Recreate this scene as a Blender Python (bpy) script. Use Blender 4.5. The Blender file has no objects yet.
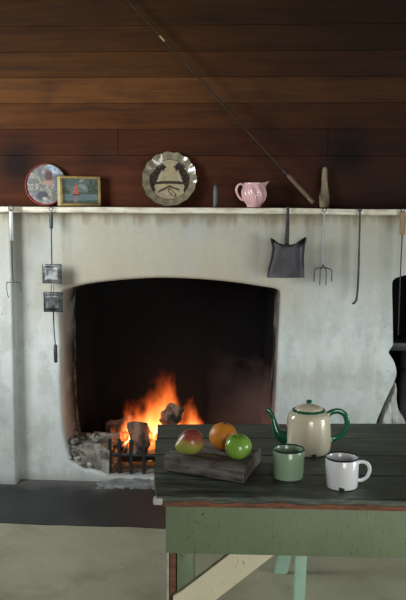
import bpy, bmesh, math, random
from mathutils import Vector, Matrix, noise as mnoise
random.seed(7)
S = bpy.context.scene
COL = S.collection
rad = math.radians

# ------------------------------------------------------------------ camera
CAM = Vector((0.0, -4.26, 1.47))
cam_data = bpy.data.cameras.new('camera')
cam_data.sensor_fit = 'VERTICAL'; cam_data.sensor_height = 36; cam_data.lens = 50
cam = bpy.data.objects.new('camera', cam_data); COL.objects.link(cam)
RM = Matrix.Rotation(rad(3.7), 3, 'Z') @ Matrix.Rotation(rad(83.5), 3, 'X') @ Matrix.Rotation(rad(0.3), 3, 'Z')
cam.matrix_world = Matrix.Translation(CAM) @ RM.to_4x4()
S.camera = cam

# ------------------------------------------------------------------ world, daylight, added fill, exposure
w = bpy.data.worlds.new('world'); S.world = w; w.use_nodes = True
w.node_tree.nodes['Background'].inputs[0].default_value = (0.80, 0.90, 1.0, 1)
w.node_tree.nodes['Background'].inputs[1].default_value = 0.09

def area(name, loc, target, sx, sy, power, color):
    d = bpy.data.lights.new(name, 'AREA'); d.shape = 'RECTANGLE'; d.size = sx; d.size_y = sy
    d.energy = power; d.color = color
    o = bpy.data.objects.new(name, d); COL.objects.link(o); o.location = loc
    o.rotation_euler = (Vector(target) - Vector(loc)).to_track_quat('-Z', 'Y').to_euler()
    return o
area('doorway_daylight', (2.25, -2.2, 0.72), (0.0, -0.2, 0.5), 1.0, 1.2, 40, (0.90, 1.0, 1.0))
area('window_daylight', (-2.05, -1.25, 1.65), (-0.5, -0.1, 1.55), 0.8, 0.9, 52, (0.90, 0.97, 1.0))
area('rear_fill', (0.9, -5.6, 1.3), (0.0, -1.5, 0.55), 1.3, 1.3, 52, (1.0, 0.98, 0.93))  # added fill lamp behind the camera, lifts the table front

S.view_settings.view_transform = 'Standard'
S.view_settings.look = 'None'
S.view_settings.exposure = 0.0
S.view_settings.gamma = 1.0
S.view_settings.use_curve_mapping = False
try:
    S.cycles.use_denoising = True
except Exception:
    pass

# ------------------------------------------------------------------ helpers
def at(px, py, y):
    """the point of the plane Y = y seen at a place of the 406x600 photograph"""
    d = RM @ Vector(((px - 203) / 833.33, (300 - py) / 833.33, -1))
    return CAM + d * ((y - CAM.y) / d.y)
def atz(px, py, z):
    d = RM @ Vector(((px - 203) / 833.33, (300 - py) / 833.33, -1))
    return CAM + d * ((z - CAM.z) / d.z)

def link(name, data, parent=None):
    o = bpy.data.objects.new(name, data); COL.objects.link(o)
    if parent: o.parent = parent
    return o
def mesh(name, bm, mat, parent=None, smooth=True, angle=40):
    bmesh.ops.remove_doubles(bm, verts=bm.verts, dist=1e-6)
    bmesh.ops.recalc_face_normals(bm, faces=bm.faces)
    if smooth:
        for f in bm.faces: f.smooth = True
        for e in bm.edges:
            if len(e.link_faces) == 2 and e.calc_face_angle(0) > rad(angle): e.smooth = False
    me = bpy.data.meshes.new(name); bm.to_mesh(me); bm.free()
    for m in (mat if isinstance(mat, (list, tuple)) else [mat]): me.materials.append(m)
    return link(name, me, parent)
def tag(o, label, cat, group=None, kind=None):
    o['label'] = label; o['category'] = cat
    if group: o['group'] = group
    if kind: o['kind'] = kind
    return o
def thing(name, label, cat, loc=(0, 0, 0), rz=0, group=None):
    o = bpy.data.objects.new(name, None); COL.objects.link(o)
    o.location = loc; o.rotation_euler = (0, 0, rz); o.empty_display_size = 0.05
    return tag(o, label, cat, group)
def struct(o, label=None):
    o['kind'] = 'structure'
    if label: o['label'] = label
    return o

def box(bm, lo, hi, bev=0.0, seg=2, M=None):
    v = bmesh.ops.create_cube(bm, size=1.0)['verts']
    lo, hi = Vector(lo), Vector(hi)
    for q in v: q.co = Vector((lo[i] + (q.co[i] + 0.5) * (hi[i] - lo[i]) for i in range(3)))
    if bev:
        es = list({e for q in v for e in q.link_edges})
        r = bmesh.ops.bevel(bm, geom=es, offset=bev, segments=seg, profile=0.5, affect='EDGES')
        v = list({x for f in r['faces'] for x in f.verts} | {q for q in v if q.is_valid})
    if M is not None:
        for q in v: q.co = M @ q.co
    return v
def boxes(*args, **k):
    bm = bmesh.new(); box(bm, *args, **k); return bm
def lathe(bm, prof, n=40, M=None, rfun=None, close=False):
    rings = []
    for (r, z) in prof:
        if r < 1e-6: rings.append([bm.verts.new((0, 0, z))])
        else:
            ring = []
            for i in range(n):
                a = 2 * math.pi * i / n; rr = r * (rfun(a, z) if rfun else 1)
                ring.append(bm.verts.new((rr * math.cos(a), rr * math.sin(a), z)))
            rings.append(ring)
    pairs = list(zip(rings, rings[1:]))
    if close: pairs.append((rings[-1], rings[0]))
    for a, b in pairs:
        if len(a) == 1 and len(b) == 1: continue
        for i in range(n):
            j = (i + 1) % n
            if len(a) == 1: bm.faces.new((a[0], b[i], b[j]))
            elif len(b) == 1: bm.faces.new((a[i], a[j], b[0]))
            else: bm.faces.new((a[i], a[j], b[j], b[i]))
    vs = [v for r in rings for v in r]
    if M is not None:
        for v in vs: v.co = M @ v.co
    return vs
def spline(pts, n=6):
    """Catmull-Rom through points of any dimension"""
    P = [tuple(p) for p in pts]; P = [P[0]] + P + [P[-1]]; out = []
    for i in range(1, len(P) - 2):
        for k in range(n):
            t = k / n
            out.append(tuple(0.5 * (2 * b + (c - a) * t + (2 * a - 5 * b + 4 * c - d) * t * t + (3 * b - a - 3 * c + d) * t ** 3)
                             for a, b, c, d in zip(P[i - 1], P[i], P[i + 1], P[i + 2])))
    out.append(P[-2]); return out
def tube(bm, pts, r, n=10, flat=1.0, up=None, closed=False, caps=True):
    """round (or flattened) tube along points; r a number or a list"""
    pts = [Vector(p) for p in pts]; m = len(pts)
    rr = r if isinstance(r, (list, tuple)) else [r] * m
    ref = Vector(up) if up else None
    rings = []; prev = None
    for i, p in enumerate(pts):
        a = pts[(i - 1) % m] if (closed or i > 0) else p
        b = pts[(i + 1) % m] if (closed or i < m - 1) else p
        t = (b - a).normalized()
        if ref is not None: s = t.cross(ref)
        elif prev is None: s = t.cross(Vector((0.31, 0.17, 0.93)) if abs(t.z) < 0.9 else Vector((1, 0, 0)))
        else: s = prev - t * prev.dot(t)
        s.normalize(); prev = s; u = s.cross(t)
        rings.append([bm.verts.new(p + rr[i] * (s * math.cos(2 * math.pi * k / n) + u * flat * math.sin(2 * math.pi * k / n))) for k in range(n)])
    pr = list(zip(rings, rings[1:])) + ([(rings[-1], rings[0])] if closed else [])
    for a, b in pr:
        for k in range(n): bm.faces.new((a[k], a[(k + 1) % n], b[(k + 1) % n], b[k]))
    if caps and not closed:
        bm.faces.new(rings[0]); bm.faces.new(list(reversed(rings[-1])))
def tubes(*a, **k):
    bm = bmesh.new(); tube(bm, *a, **k); return bm
def ring_pts(c, r, n=20, ax='Y'):
    c = Vector(c); out = []
    for i in range(n):
        a = 2 * math.pi * i / n; p, q = r * math.cos(a), r * math.sin(a)
        out.append(c + (Vector((p, 0, q)) if ax == 'Y' else Vector((0, p, q)) if ax == 'X' else Vector((p, q, 0))))
    return out
def prism(bm, poly, y0, y1, M=None):
    """polygon in XZ swept from y0 to y1"""
    a = [bm.verts.new((x, y0, z)) for x, z in poly]; b = [bm.verts.new((x, y1, z)) for x, z in poly]
    bm.faces.new(a); bm.faces.new(list(reversed(b)))
    for i in range(len(poly)):
        j = (i + 1) % len(poly); bm.faces.new((a[i], b[i], b[j], a[j]))
    if M is not None:
        for v in a + b: v.co = M @ v.co
def rock(bm, c, s, seed, sub=2, M=None, rough=0.35):
    v = bmesh.ops.create_icosphere(bm, subdivisions=sub, radius=1)['verts']
    for q in v:
        k = 1 + rough * mnoise.noise(q.co * 1.3 + Vector((seed * 3.7, seed, -seed))) + rough * 0.5 * mnoise.noise(q.co * 3.1 + Vector((seed, 5, seed)))
        p = q.co * k
        p = Vector((max(-.8, min(.8, p.x)), max(-.8, min(.8, p.y)), max(-.75, min(.75, p.z))))
        p = Vector((p.x * s[0], p.y * s[1], p.z * s[2]))
        if M is not None: p = M @ p
        q.co = p + Vector(c)
    return v

# ------------------------------------------------------------------ materials
class NT:
    def __init__(s, name):
        s.m = bpy.data.materials.new(name); s.m.use_nodes = True
        s.t = s.m.node_tree; s.b = s.t.nodes['Principled BSDF']; s.out = s.t.nodes['Material Output']
    def n(s, typ, **k):
        x = s.t.nodes.new(typ)
        for a, v in k.items():
            if a.startswith('i_'): x.inputs[int(a[2:])].default_value = v
            else: setattr(x, a, v)
        return x
    def l(s, a, b): s.t.links.new(a, b)
    def coord(s, scale=(1, 1, 1), kind='Object'):
        c = s.n('ShaderNodeTexCoord'); mp = s.n('ShaderNodeMapping'); mp.inputs['Scale'].default_value = scale
        s.l(c.outputs[kind], mp.inputs[0]); return mp.outputs[0]
    def noise(s, vec, scale, detail=6, rough=0.6, dist=0.0):
        x = s.n('ShaderNodeTexNoise'); x.inputs['Scale'].default_value = scale; x.inputs['Detail'].default_value = detail
        x.inputs['Roughness'].default_value = rough; x.inputs['Distortion'].default_value = dist
        s.l(vec, x.inputs['Vector']); return x.outputs[0]
    def ramp(s, fac, stops, interp='LINEAR'):
        top = max(p for p, _ in stops)
        if top > 1.0:
            fac = s.math('DIVIDE', fac, top); stops = [(p / top, c) for p, c in stops]
        r = s.n('ShaderNodeValToRGB'); r.color_ramp.interpolation = interp
        e = r.color_ramp.elements
        while len(e) < len(stops): e.new(0.5)
        for q, (p, c) in zip(e, stops):
            q.position = p; q.color = tuple(c) + (1,) if len(c) == 3 else c
        s.l(fac, r.inputs[0]); return r.outputs[0]
    def mix(s, fac, a, b, blend='MIX'):
        x = s.n('ShaderNodeMix', data_type='RGBA', blend_type=blend)
        for v, i in ((fac, 0), (a, 6), (b, 7)):
            if hasattr(v, 'is_linked'): s.l(v, x.inputs[i])
            elif i == 0: x.inputs[i].default_value = v
            else: x.inputs[i].default_value = tuple(v) + (1,)
        return x.outputs[2]
    def math(s, op, a, b=0.0, clamp=False):
        x = s.n('ShaderNodeMath', operation=op); x.use_clamp = clamp
        for v, i in ((a, 0), (b, 1)):
            if hasattr(v, 'is_linked'): s.l(v, x.inputs[i])
            else: x.inputs[i].default_value = v
        return x.outputs[0]
    def sep(s, vec):
        x = s.n('ShaderNodeSeparateXYZ'); s.l(vec, x.inputs[0]); return x.outputs
    def bump(s, h, strength=0.3, dist=0.01):
        x = s.n('ShaderNodeBump'); x.inputs['Strength'].default_value = strength; x.inputs['Distance'].default_value = dist
        s.l(h, x.inputs['Height']); s.l(x.outputs[0], s.b.inputs['Normal'])
    def fin(s, col=None, rough=0.6, metal=0.0, spec=None, coat=0.0):
        if col is not None:
            if hasattr(col, 'is_linked'): s.l(col, s.b.inputs['Base Color'])
            else: s.b.inputs['Base Color'].default_value = tuple(col) + (1,)
        if hasattr(rough, 'is_linked'): s.l(rough, s.b.inputs['Roughness'])
        else: s.b.inputs['Roughness'].default_value = rough
        s.b.inputs['Metallic'].default_value = metal
        if spec is not None: s.b.inputs['Specular IOR Level'].default_value = spec
        if coat: s.b.inputs['Coat Weight'].default_value = coat; s.b.inputs['Coat Roughness'].default_value = 0.08
        return s.m
STEP = lambda a, b: [(a, (0, 0, 0)), (b, (1, 1, 1))]

def simple(name, c1, c2, scale=20, rough=0.6, metal=0.0, bump=0.15, stretch=(1, 1, 1), coat=0.0, lo=0.35, hi=0.68, spec=None):
    t = NT(name); v = t.coord(stretch); f = t.noise(v, scale)
    c = t.mix(t.ramp(f, STEP(lo, hi)), c1, c2)
    if bump: t.bump(f, bump, 0.004)
    return t.fin(c, rough, metal, spec, coat)

def mat_plaster():
    t = NT('old_plaster'); v = t.coord(); x, y, z = t.sep(v)
    big = t.noise(v, 2.2, 5); fine = t.noise(v, 28, 6); vert = t.noise(t.coord((9, 9, 1.1)), 1.6, 5)
    c = t.mix(t.ramp(big, STEP(0.35, 0.7)), (0.63, 0.665, 0.65), (0.53, 0.55, 0.52))
    c = t.mix(t.math('MULTIPLY', t.ramp(vert, STEP(0.48, 0.72)), 0.35), c, (0.43, 0.40, 0.32))
    # smoke stain of the years under the shelf and around the opening
    up = t.math('MULTIPLY', t.ramp(t.math('ADD', z, t.math('MULTIPLY', big, 0.35)), STEP(1.00, 1.60)), 0.85)
    c = t.mix(up, c, (0.31, 0.275, 0.195))
    dx = t.math('DIVIDE', t.math('ADD', x, 0.46), 0.66); dz = t.math('DIVIDE', t.math('SUBTRACT', z, 0.35), 0.85)
    rr = t.math('SQRT', t.math('ADD', t.math('POWER', t.math('ABSOLUTE', dx), 4), t.math('POWER', t.math('ABSOLUTE', dz), 4)))
    halo = t.ramp(t.math('ADD', rr, t.math('MULTIPLY', big, 0.25)), [(1.0, (1, 1, 1)), (1.2, (0.75, .75, .75)), (1.55, (0.0, 0, 0))])
    top = t.ramp(z, STEP(0.75, 1.05))
    c = t.mix(t.math('MULTIPLY', t.math('MULTIPLY', halo, top), 0.65), c, (0.37, 0.305, 0.20))
    # soot inside the opening
    soot = t.ramp(t.math('ADD', y, t.math('MULTIPLY', t.math('SUBTRACT', t.noise(v, 6, 5), 0.5), 0.10)), STEP(0.10, 0.22))
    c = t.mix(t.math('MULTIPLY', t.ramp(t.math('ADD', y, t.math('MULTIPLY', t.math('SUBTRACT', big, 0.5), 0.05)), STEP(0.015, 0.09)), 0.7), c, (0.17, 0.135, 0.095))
    c = t.mix(soot, c, (0.012, 0.011, 0.010))
    med = t.noise(t.coord((1, 1, 0.7)), 6.5, 6, 0.65)
    c = t.mix(t.math('MULTIPLY', t.ramp(med, STEP(0.49, 0.60)), 0.40), c, (0.36, 0.345, 0.29))
    c = t.mix(t.math('MULTIPLY', t.ramp(t.noise(t.coord((1.3, 1, 1)), 3.1, 6, 0.7), STEP(0.52, 0.66)), 0.42), c, (0.33, 0.365, 0.375))
    shelf_shade = t.math('ADD', z, t.math('MULTIPLY', t.math('SUBTRACT', vert, 0.5), 0.22))
    c = t.mix(t.math('MULTIPLY', t.ramp(shelf_shade, STEP(1.37, 1.42)), 0.85), c, (0.20, 0.165, 0.105))  # shelf's shade painted into the plaster, with a streaked lower edge
    spots = t.ramp(t.noise(v, 60, 2), STEP(0.66, 0.72))
    c = t.mix(t.math('MULTIPLY', spots, 0.5), c, (0.20, 0.17, 0.13))
    low = t.ramp(t.math('ADD', z, t.math('MULTIPLY', big, 0.14)), [(0.05, (1, 1, 1)), (0.14, (0, 0, 0))])
    c = t.mix(t.math('MULTIPLY', low, 0.7), c, (0.16, 0.145, 0.12))
    t.bump(t.math('ADD', big, t.math('MULTIPLY', t.math('ADD', fine, med), 0.16)), 0.5, 0.03)
    return t.fin(c, 0.85, spec=0.25)

def mat_boards():
    t = NT('stained_boards'); v = t.coord((1, 1, 1)); a = t.n('ShaderNodeAttribute', attribute_name='tone')
    g = t.noise(t.coord((0.9, 5, 15)), 2.0, 8, 0.68, 0.9); g2 = t.noise(t.coord((0.8, 2, 7)), 3.0, 5); b = t.noise(v, 1.7, 4)
    c = t.ramp(g, [(0.22, (0.040, 0.0165, 0.0068)), (0.5, (0.058, 0.024, 0.0098)), (0.78, (0.080, 0.034, 0.0138))])
    c = t.mix(0.9, c, a.outputs['Color'], 'MULTIPLY')
    c = t.mix(t.math('MULTIPLY', t.ramp(g2, STEP(0.5, 0.72)), 0.6), c, (0.018, 0.010, 0.008))
    c = t.mix(t.math('MULTIPLY', t.ramp(b, STEP(0.52, 0.7)), 0.5), c, (0.016, 0.009, 0.008))
    x, y, z = t.sep(v)
    gr = t.ramp(t.math('ADD', t.math('ADD', t.math('MULTIPLY', x, 0.62), 0.50), t.math('MULTIPLY', t.math('SUBTRACT', t.noise(t.coord((1, 1, 1.6)), 1.9, 6, 0.65), 0.5), 0.7)), STEP(0.15, 0.75))
    c = t.mix(t.math('MULTIPLY', gr, 0.62), c, (0.013, 0.0085, 0.0078))    # dimmer light towards the right, put into the board colour
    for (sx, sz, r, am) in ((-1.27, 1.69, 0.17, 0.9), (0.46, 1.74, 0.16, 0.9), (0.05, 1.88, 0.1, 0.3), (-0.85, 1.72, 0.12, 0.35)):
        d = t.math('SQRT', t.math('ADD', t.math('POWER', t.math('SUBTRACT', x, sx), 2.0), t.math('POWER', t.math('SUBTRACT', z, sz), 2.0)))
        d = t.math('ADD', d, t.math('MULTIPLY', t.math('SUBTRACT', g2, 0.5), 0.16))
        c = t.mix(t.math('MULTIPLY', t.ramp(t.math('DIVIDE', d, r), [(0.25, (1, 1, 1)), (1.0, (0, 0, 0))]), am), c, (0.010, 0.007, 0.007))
    t.bump(g, 0.12, 0.004)
    return t.fin(c, 0.7, spec=0.06)

def mat_floor():
    t = NT('worn_concrete'); v = t.coord(); b = t.noise(v, 1.6, 6); f = t.noise(v, 18, 6); m = t.noise(v, 5, 6)
    c = t.ramp(b, [(0.3, (0.25, 0.235, 0.16)), (0.7, (0.345, 0.325, 0.228))])
    c = t.mix(t.math('MULTIPLY', t.ramp(m, STEP(0.5, 0.72)), 0.5), c, (0.17, 0.15, 0.105))
    c = t.mix(t.math('MULTIPLY', t.ramp(f, STEP(0.55, 0.75)), 0.3), c, (0.40, 0.38, 0.30))
    c = t.mix(t.math('MULTIPLY', t.ramp(t.noise(v, 34, 3), STEP(0.68, 0.72)), 0.5), c, (0.06, 0.045, 0.03))
    t.bump(f, 0.12, 0.006)
    return t.fin(c, 0.75, spec=0.3)
def mat_hearth():
    t = NT('sooty_slab'); v = t.coord(); b = t.noise(v, 3, 6); f = t.noise(v, 30, 5)
    c = t.ramp(b, [(0.3, (0.013, 0.014, 0.0135)), (0.7, (0.034, 0.034, 0.032))])
    x, y, z = t.sep(v)
    d = t.math('ADD', y, t.math('MULTIPLY', b, 0.5))
    c = t.mix(t.math('MULTIPLY', t.ramp(d, STEP(0.08, 0.28)), 0.7), c, (0.17, 0.16, 0.15))   # ash dust lying against the wall
    t.bump(f, 0.2, 0.006)
    return t.fin(c, 0.6)
def mat_tabletop():
    t = NT('weathered_boards'); v = t.coord(); g = t.noise(t.coord((1.1, 8.5, 6)), 4.2, 10, 0.78, 0.5); b = t.noise(v, 6, 6); f = t.noise(t.coord((8, 40, 40)), 6, 4)
    c = t.ramp(g, [(0.38, (0.007, 0.010, 0.006)), (0.49, (0.032, 0.042, 0.028)), (0.58, (0.085, 0.105, 0.072)), (0.68, (0.19, 0.20, 0.15))])
    c = t.mix(t.math('MULTIPLY', t.ramp(b, STEP(0.48, 0.70)), 0.6), c, (0.045, 0.072, 0.050))
    c = t.mix(t.math('MULTIPLY', t.ramp(f, STEP(0.64, 0.72)), 0.4), c, (0.13, 0.12, 0.095))
    t.bump(g, 0.5, 0.004)
    return t.fin(c, t.math('ADD', 0.26, t.math('MULTIPLY', g, 0.38)), spec=0.7)
def mat_green_paint(name='green_paint', base=(0.215, 0.285, 0.165), alt=(0.18, 0.24, 0.14), wear=(0.20, 0.085, 0.045), amt=0.585):
    t = NT(name); v = t.coord(); b = t.noise(v, 5, 5); s = t.noise(t.coord((10, 10, 60)), 2.0, 5, 0.6, 1.5); s2 = t.noise(t.coord((60, 60, 7)), 1.5, 6, 0.7, 2.5); sp = t.noise(v, 75, 2)
    c = t.mix(t.ramp(b, STEP(0.35, 0.65)), base, alt)
    c = t.mix(t.math('MULTIPLY', t.ramp(s2, STEP(amt, amt + 0.05)), 0.6), c, wear)
    c = t.mix(t.math('MULTIPLY', t.ramp(s, STEP(0.70, 0.76)), 0.5), c, wear)
    c = t.mix(t.math('MULTIPLY', t.ramp(sp, STEP(0.71, 0.74)), 0.8), c, (0.05, 0.03, 0.02))
    t.bump(s2, 0.15, 0.002)
    return t.fin(c, 0.5, spec=0.4)
def attr_mat(name, rough=0.45, coat=0.0):
    t = NT(name); a = t.n('ShaderNodeAttribute', attribute_name='tone'); return t.fin(a.outputs['Color'], rough, coat=coat)

M = {}
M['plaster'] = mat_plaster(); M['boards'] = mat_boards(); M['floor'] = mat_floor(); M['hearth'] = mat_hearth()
M['tabletop'] = mat_tabletop(); M['green'] = mat_green_paint(); M['cream_paint'] = mat_green_paint('cream_paint', (0.80, 0.75, 0.52), (0.70, 0.66, 0.46), (0.22, 0.13, 0.07), 0.62)
M['mint'] = mat_green_paint('mint_paint', (0.42, 0.60, 0.48), (0.34, 0.52, 0.40), (0.2, 0.25, 0.18), 0.72)
M['red_wood'] = simple('bare_red_wood', (0.27, 0.10, 0.048), (0.085, 0.045, 0.028), 16, 0.7, stretch=(2, 9, 9))
M['white_chip'] = simple('worn_white_paint', (0.62, 0.60, 0.54), (0.40, 0.38, 0.32), 30, 0.7)
M['shelf'] = simple('shelf_paint', (0.66, 0.62, 0.50), (0.34, 0.28, 0.17), 9, 0.7, stretch=(1.2, 4, 6), lo=0.42, hi=0.75)
M['ceil'] = simple('dark_ceiling', (0.06, 0.03, 0.018), (0.04, 0.02, 0.012), 3, 0.8)
M['iron'] = simple('dark_iron', (0.035, 0.036, 0.040), (0.075, 0.072, 0.07), 30, 0.5, 0.7, lo=0.4, hi=0.7)
M['black_iron'] = simple('black_iron', (0.012, 0.012, 0.013), (0.03, 0.027, 0.025), 30, 0.55, 0.3)
M['steel'] = simple('grey_steel', (0.30, 0.30, 0.30), (0.16, 0.155, 0.15), 40, 0.45, 0.85)
M['bright_steel'] = simple('pale_steel', (0.30, 0.31, 0.31), (0.24, 0.24, 0.25), 40, 0.45, 0.4)
M['jaffle'] = simple('worn_aluminium', (0.42, 0.42, 0.41), (0.10, 0.10, 0.10), 28, 0.45, 0.7, lo=0.38, hi=0.62)
M['jaffle_dark'] = simple('burnt_aluminium', (0.20, 0.20, 0.205), (0.045, 0.045, 0.047), 28, 0.45, 0.7, lo=0.38, hi=0.62)
M['handle_black'] = simple('black_handle', (0.012, 0.016, 0.015), (0.025, 0.03, 0.028), 20, 0.4)
M['pan_iron'] = simple('sheet_iron', (0.048, 0.046, 0.052), (0.085, 0.072, 0.078), 9, 0.5, 0.55, lo=0.4, hi=0.7)
M['tan_wood'] = simple('tan_wood', (0.33, 0.21, 0.11), (0.20, 0.12, 0.06), 12, 0.6, stretch=(8, 8, 1.5))
M['pale_wood'] = simple('pale_wood', (0.30, 0.23, 0.14), (0.12, 0.085, 0.05), 10, 0.7, stretch=(9, 9, 1.5))
M['cane'] = simple('dark_cane', (0.050, 0.034, 0.022), (0.028, 0.02, 0.014), 12, 0.65, spec=0.1)
M['rod_grip'] = simple('rod_grip_wood', (0.15, 0.095, 0.055), (0.085, 0.052, 0.03), 12, 0.5)
M['block'] = simple('old_block_wood', (0.21, 0.19, 0.17), (0.045, 0.037, 0.033), 7, 0.65, stretch=(2, 9, 9), bump=0.5, lo=0.36, hi=0.66)
M['cream'] = simple('cream_enamel', (0.66, 0.59, 0.43), (0.60, 0.53, 0.38), 9, 0.16, bump=0, coat=0.3)
M['green_enamel'] = simple('green_enamel', (0.012, 0.135, 0.055), (0.010, 0.10, 0.042), 15, 0.15, bump=0, coat=0.3)
M['mug_green'] = simple('pale_green_enamel', (0.30, 0.43, 0.28), (0.27, 0.39, 0.255), 10, 0.2, bump=0, coat=0.2)
M['mug_white'] = simple('white_enamel', (0.76, 0.78, 0.78), (0.70, 0.72, 0.73), 10, 0.18, bump=0, coat=0.2)
M['rim_dark'] = simple('dark_rim', (0.012, 0.03, 0.026), (0.02, 0.04, 0.035), 20, 0.25, bump=0)
M['rim_blue'] = simple('blue_black_rim', (0.012, 0.016, 0.026), (0.02, 0.025, 0.035), 20, 0.25, bump=0)
M['chip'] = simple('bare_chip', (0.010, 0.010, 0.012), (0.03, 0.025, 0.02), 60, 0.7)
M['pink'] = simple('pink_glaze', (0.68, 0.42, 0.41), (0.62, 0.35, 0.35), 8, 0.2, bump=0, coat=0.3)
M['candle'] = simple('grey_wax', (0.085, 0.09, 0.088), (0.05, 0.052, 0.05), 20, 0.5)
M['gold'] = simple('gilt_frame', (0.36, 0.25, 0.07), (0.22, 0.16, 0.06), 20, 0.45, 0.3)
M['gold_pale'] = simple('pale_gilt', (0.50, 0.45, 0.26), (0.40, 0.34, 0.15), 20, 0.5, 0.1)
M['painted'] = attr_mat('painted_picture', 0.4)
def mat_tin():
    t = NT('worn_red_tin'); v = t.coord(); x, y, z = t.sep(v); n = t.noise(v, 25, 4)
    k = t.math('ADD', t.math('ADD', t.math('MULTIPLY', x, 5.0), t.math('MULTIPLY', z, 2.2)), t.math('MULTIPLY', n, 0.5))
    return t.fin(t.mix(t.ramp(k, STEP(0.55, 0.95)), (0.33, 0.040, 0.036), (0.13, 0.105, 0.09)), 0.4)
M['tin_red'] = mat_tin()
M['plate'] = None
M['stone'] = simple('ashy_rubble', (0.36, 0.33, 0.27), (0.075, 0.066, 0.055), 22, 0.95, bump=0.6)
M['ash'] = simple('grey_ash', (0.30, 0.30, 0.295), (0.12, 0.12, 0.12), 16, 1.0, bump=0.6)
M['log'] = simple('charred_bark', (0.055, 0.037, 0.026), (0.012, 0.010, 0.009), 10, 0.9, bump=0.9, stretch=(1, 1, 1))
M['log_brown'] = simple('brown_bark', (0.24, 0.13, 0.08), (0.022, 0.014, 0.011), 24, 0.9, bump=1.0, stretch=(1, 1, .45), lo=.42, hi=.6)
M['log_ash'] = simple('ashed_wood', (0.36, 0.34, 0.32), (0.14, 0.13, 0.12), 10, 0.95, bump=0.7)
M['slate'] = simple('slate_blue_metal', (0.055, 0.062, 0.085), (0.09, 0.10, 0.125), 10, 0.5, 0.2)
M['pale_rubble'] = simple('white_rubble', (0.66, 0.65, 0.61), (0.34, 0.32, 0.28), 15, 0.9, bump=0.6)
def mat_ember():
    t = NT('ember'); v = t.coord(); f = t.noise(v, 24, 4)
    t.l(t.ramp(f, [(0.35, (0.25, 0.012, 0.0)), (0.55, (1.0, 0.16, 0.02)), (0.7, (1.0, 0.45, 0.10))]), t.b.inputs['Emission Color'])
    t.b.inputs['Emission Strength'].default_value = 1.6
    return t.fin((0.03, 0.02, 0.015), 0.9)
M['ember'] = mat_ember()
def mat_soot_brick():
    t = NT('sooted_brick'); v = t.coord((1, 1, 1))
    x, y, z = t.sep(v)
    cmb = t.n('ShaderNodeCombineXYZ'); t.l(t.math('ADD', x, y), cmb.inputs[0]); t.l(z, cmb.inputs[1])
    br = t.n('ShaderNodeTexBrick'); t.l(cmb.outputs[0], br.inputs['Vector'])
    br.inputs['Scale'].default_value = 4.3; br.inputs['Color1'].default_value = (0.006, 0.0055, 0.0053, 1); br.inputs['Color2'].default_value = (0.0053, 0.005, 0.005, 1)
    br.inputs['Mortar'].default_value = (0.004, 0.004, 0.004, 1); br.inputs['Mortar Size'].default_value = 0.02
    n = t.noise(v, 5, 6)
    c = t.mix(t.math('MULTIPLY', t.ramp(n, STEP(0.4, 0.7)), 0.7), br.outputs[0], (0.005, 0.005, 0.0052))
    b = t.noise(v, 3, 5)
    fire_lit = t.ramp(t.math('ADD', z, t.math('MULTIPLY', t.math('SUBTRACT', b, 0.5), 0.5)), [(0.30, (1, 1, 1)), (0.58, (0, 0, 0))])   # firelight on the lower right bricks, painted into the colour
    c = t.mix(t.math('MULTIPLY', t.math('MULTIPLY', fire_lit, t.ramp(t.math('ADD', t.math('ADD', x, 0.5), t.math('MULTIPLY', n, 0.2)), STEP(0.30, 0.65))), 0.9), c, (0.15, 0.105, 0.095))
    t.bump(t.math('ADD', n, br.outputs['Fac']), 0.4, 0.01)
    return t.fin(c, 0.9, spec=0.15)
M['soot'] = mat_soot_brick()
def mat_pear():
    t = NT('pear_skin'); v = t.coord(); x, y, z = t.sep(v); n = t.noise(v, 30, 5); sp = t.noise(v, 260, 2)
    k = t.math('ADD', t.math('ADD', z, t.math('MULTIPLY', x, 0.15)), t.math('MULTIPLY', t.math('SUBTRACT', n, 0.5), 0.03))
    c = t.ramp(t.math('MULTIPLY', k, 10.0), [(0.25, (0.34, 0.36, 0.07)), (0.36, (0.45, 0.33, 0.08)), (0.50, (0.34, 0.07, 0.04)), (0.8, (0.22, 0.035, 0.03))])
    c = t.mix(t.math('MULTIPLY', t.ramp(sp, STEP(0.62, 0.68)), 0.35), c, (0.45, 0.35, 0.16))
    return t.fin(c, 0.33, coat=0.15)
M['pear'] = mat_pear()
M['orange'] = simple('orange_peel', (0.66, 0.225, 0.020), (0.58, 0.17, 0.014), 12, 0.38, bump=0)
def mat_orange():
    t = NT('orange_skin'); v = t.coord(); n = t.noise(v, 18, 4); d = t.noise(v, 220, 2)
    c = t.mix(t.ramp(n, STEP(0.4, 0.65)), (0.66, 0.24, 0.025), (0.56, 0.15, 0.015)); t.bump(d, 0.35, 0.002)
    return t.fin(c, 0.4, spec=0.5)
M['orange'] = mat_orange()
def mat_apple():
    t = NT('apple_skin'); v = t.coord(); n = t.noise(v, 22, 4); sp = t.noise(v, 170, 1)
    c = t.mix(t.ramp(n, STEP(0.4, 0.65)), (0.20, 0.40, 0.05), (0.26, 0.45, 0.075))
    c = t.mix(t.math('MULTIPLY', t.ramp(sp, STEP(0.68, 0.72)), 0.5), c, (0.50, 0.62, 0.25))
    return t.fin(c, 0.22, coat=0.3)
M['apple'] = mat_apple()
M['stem'] = simple('fruit_stem', (0.09, 0.055, 0.03), (0.05, 0.03, 0.015), 60, 0.8)
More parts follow.
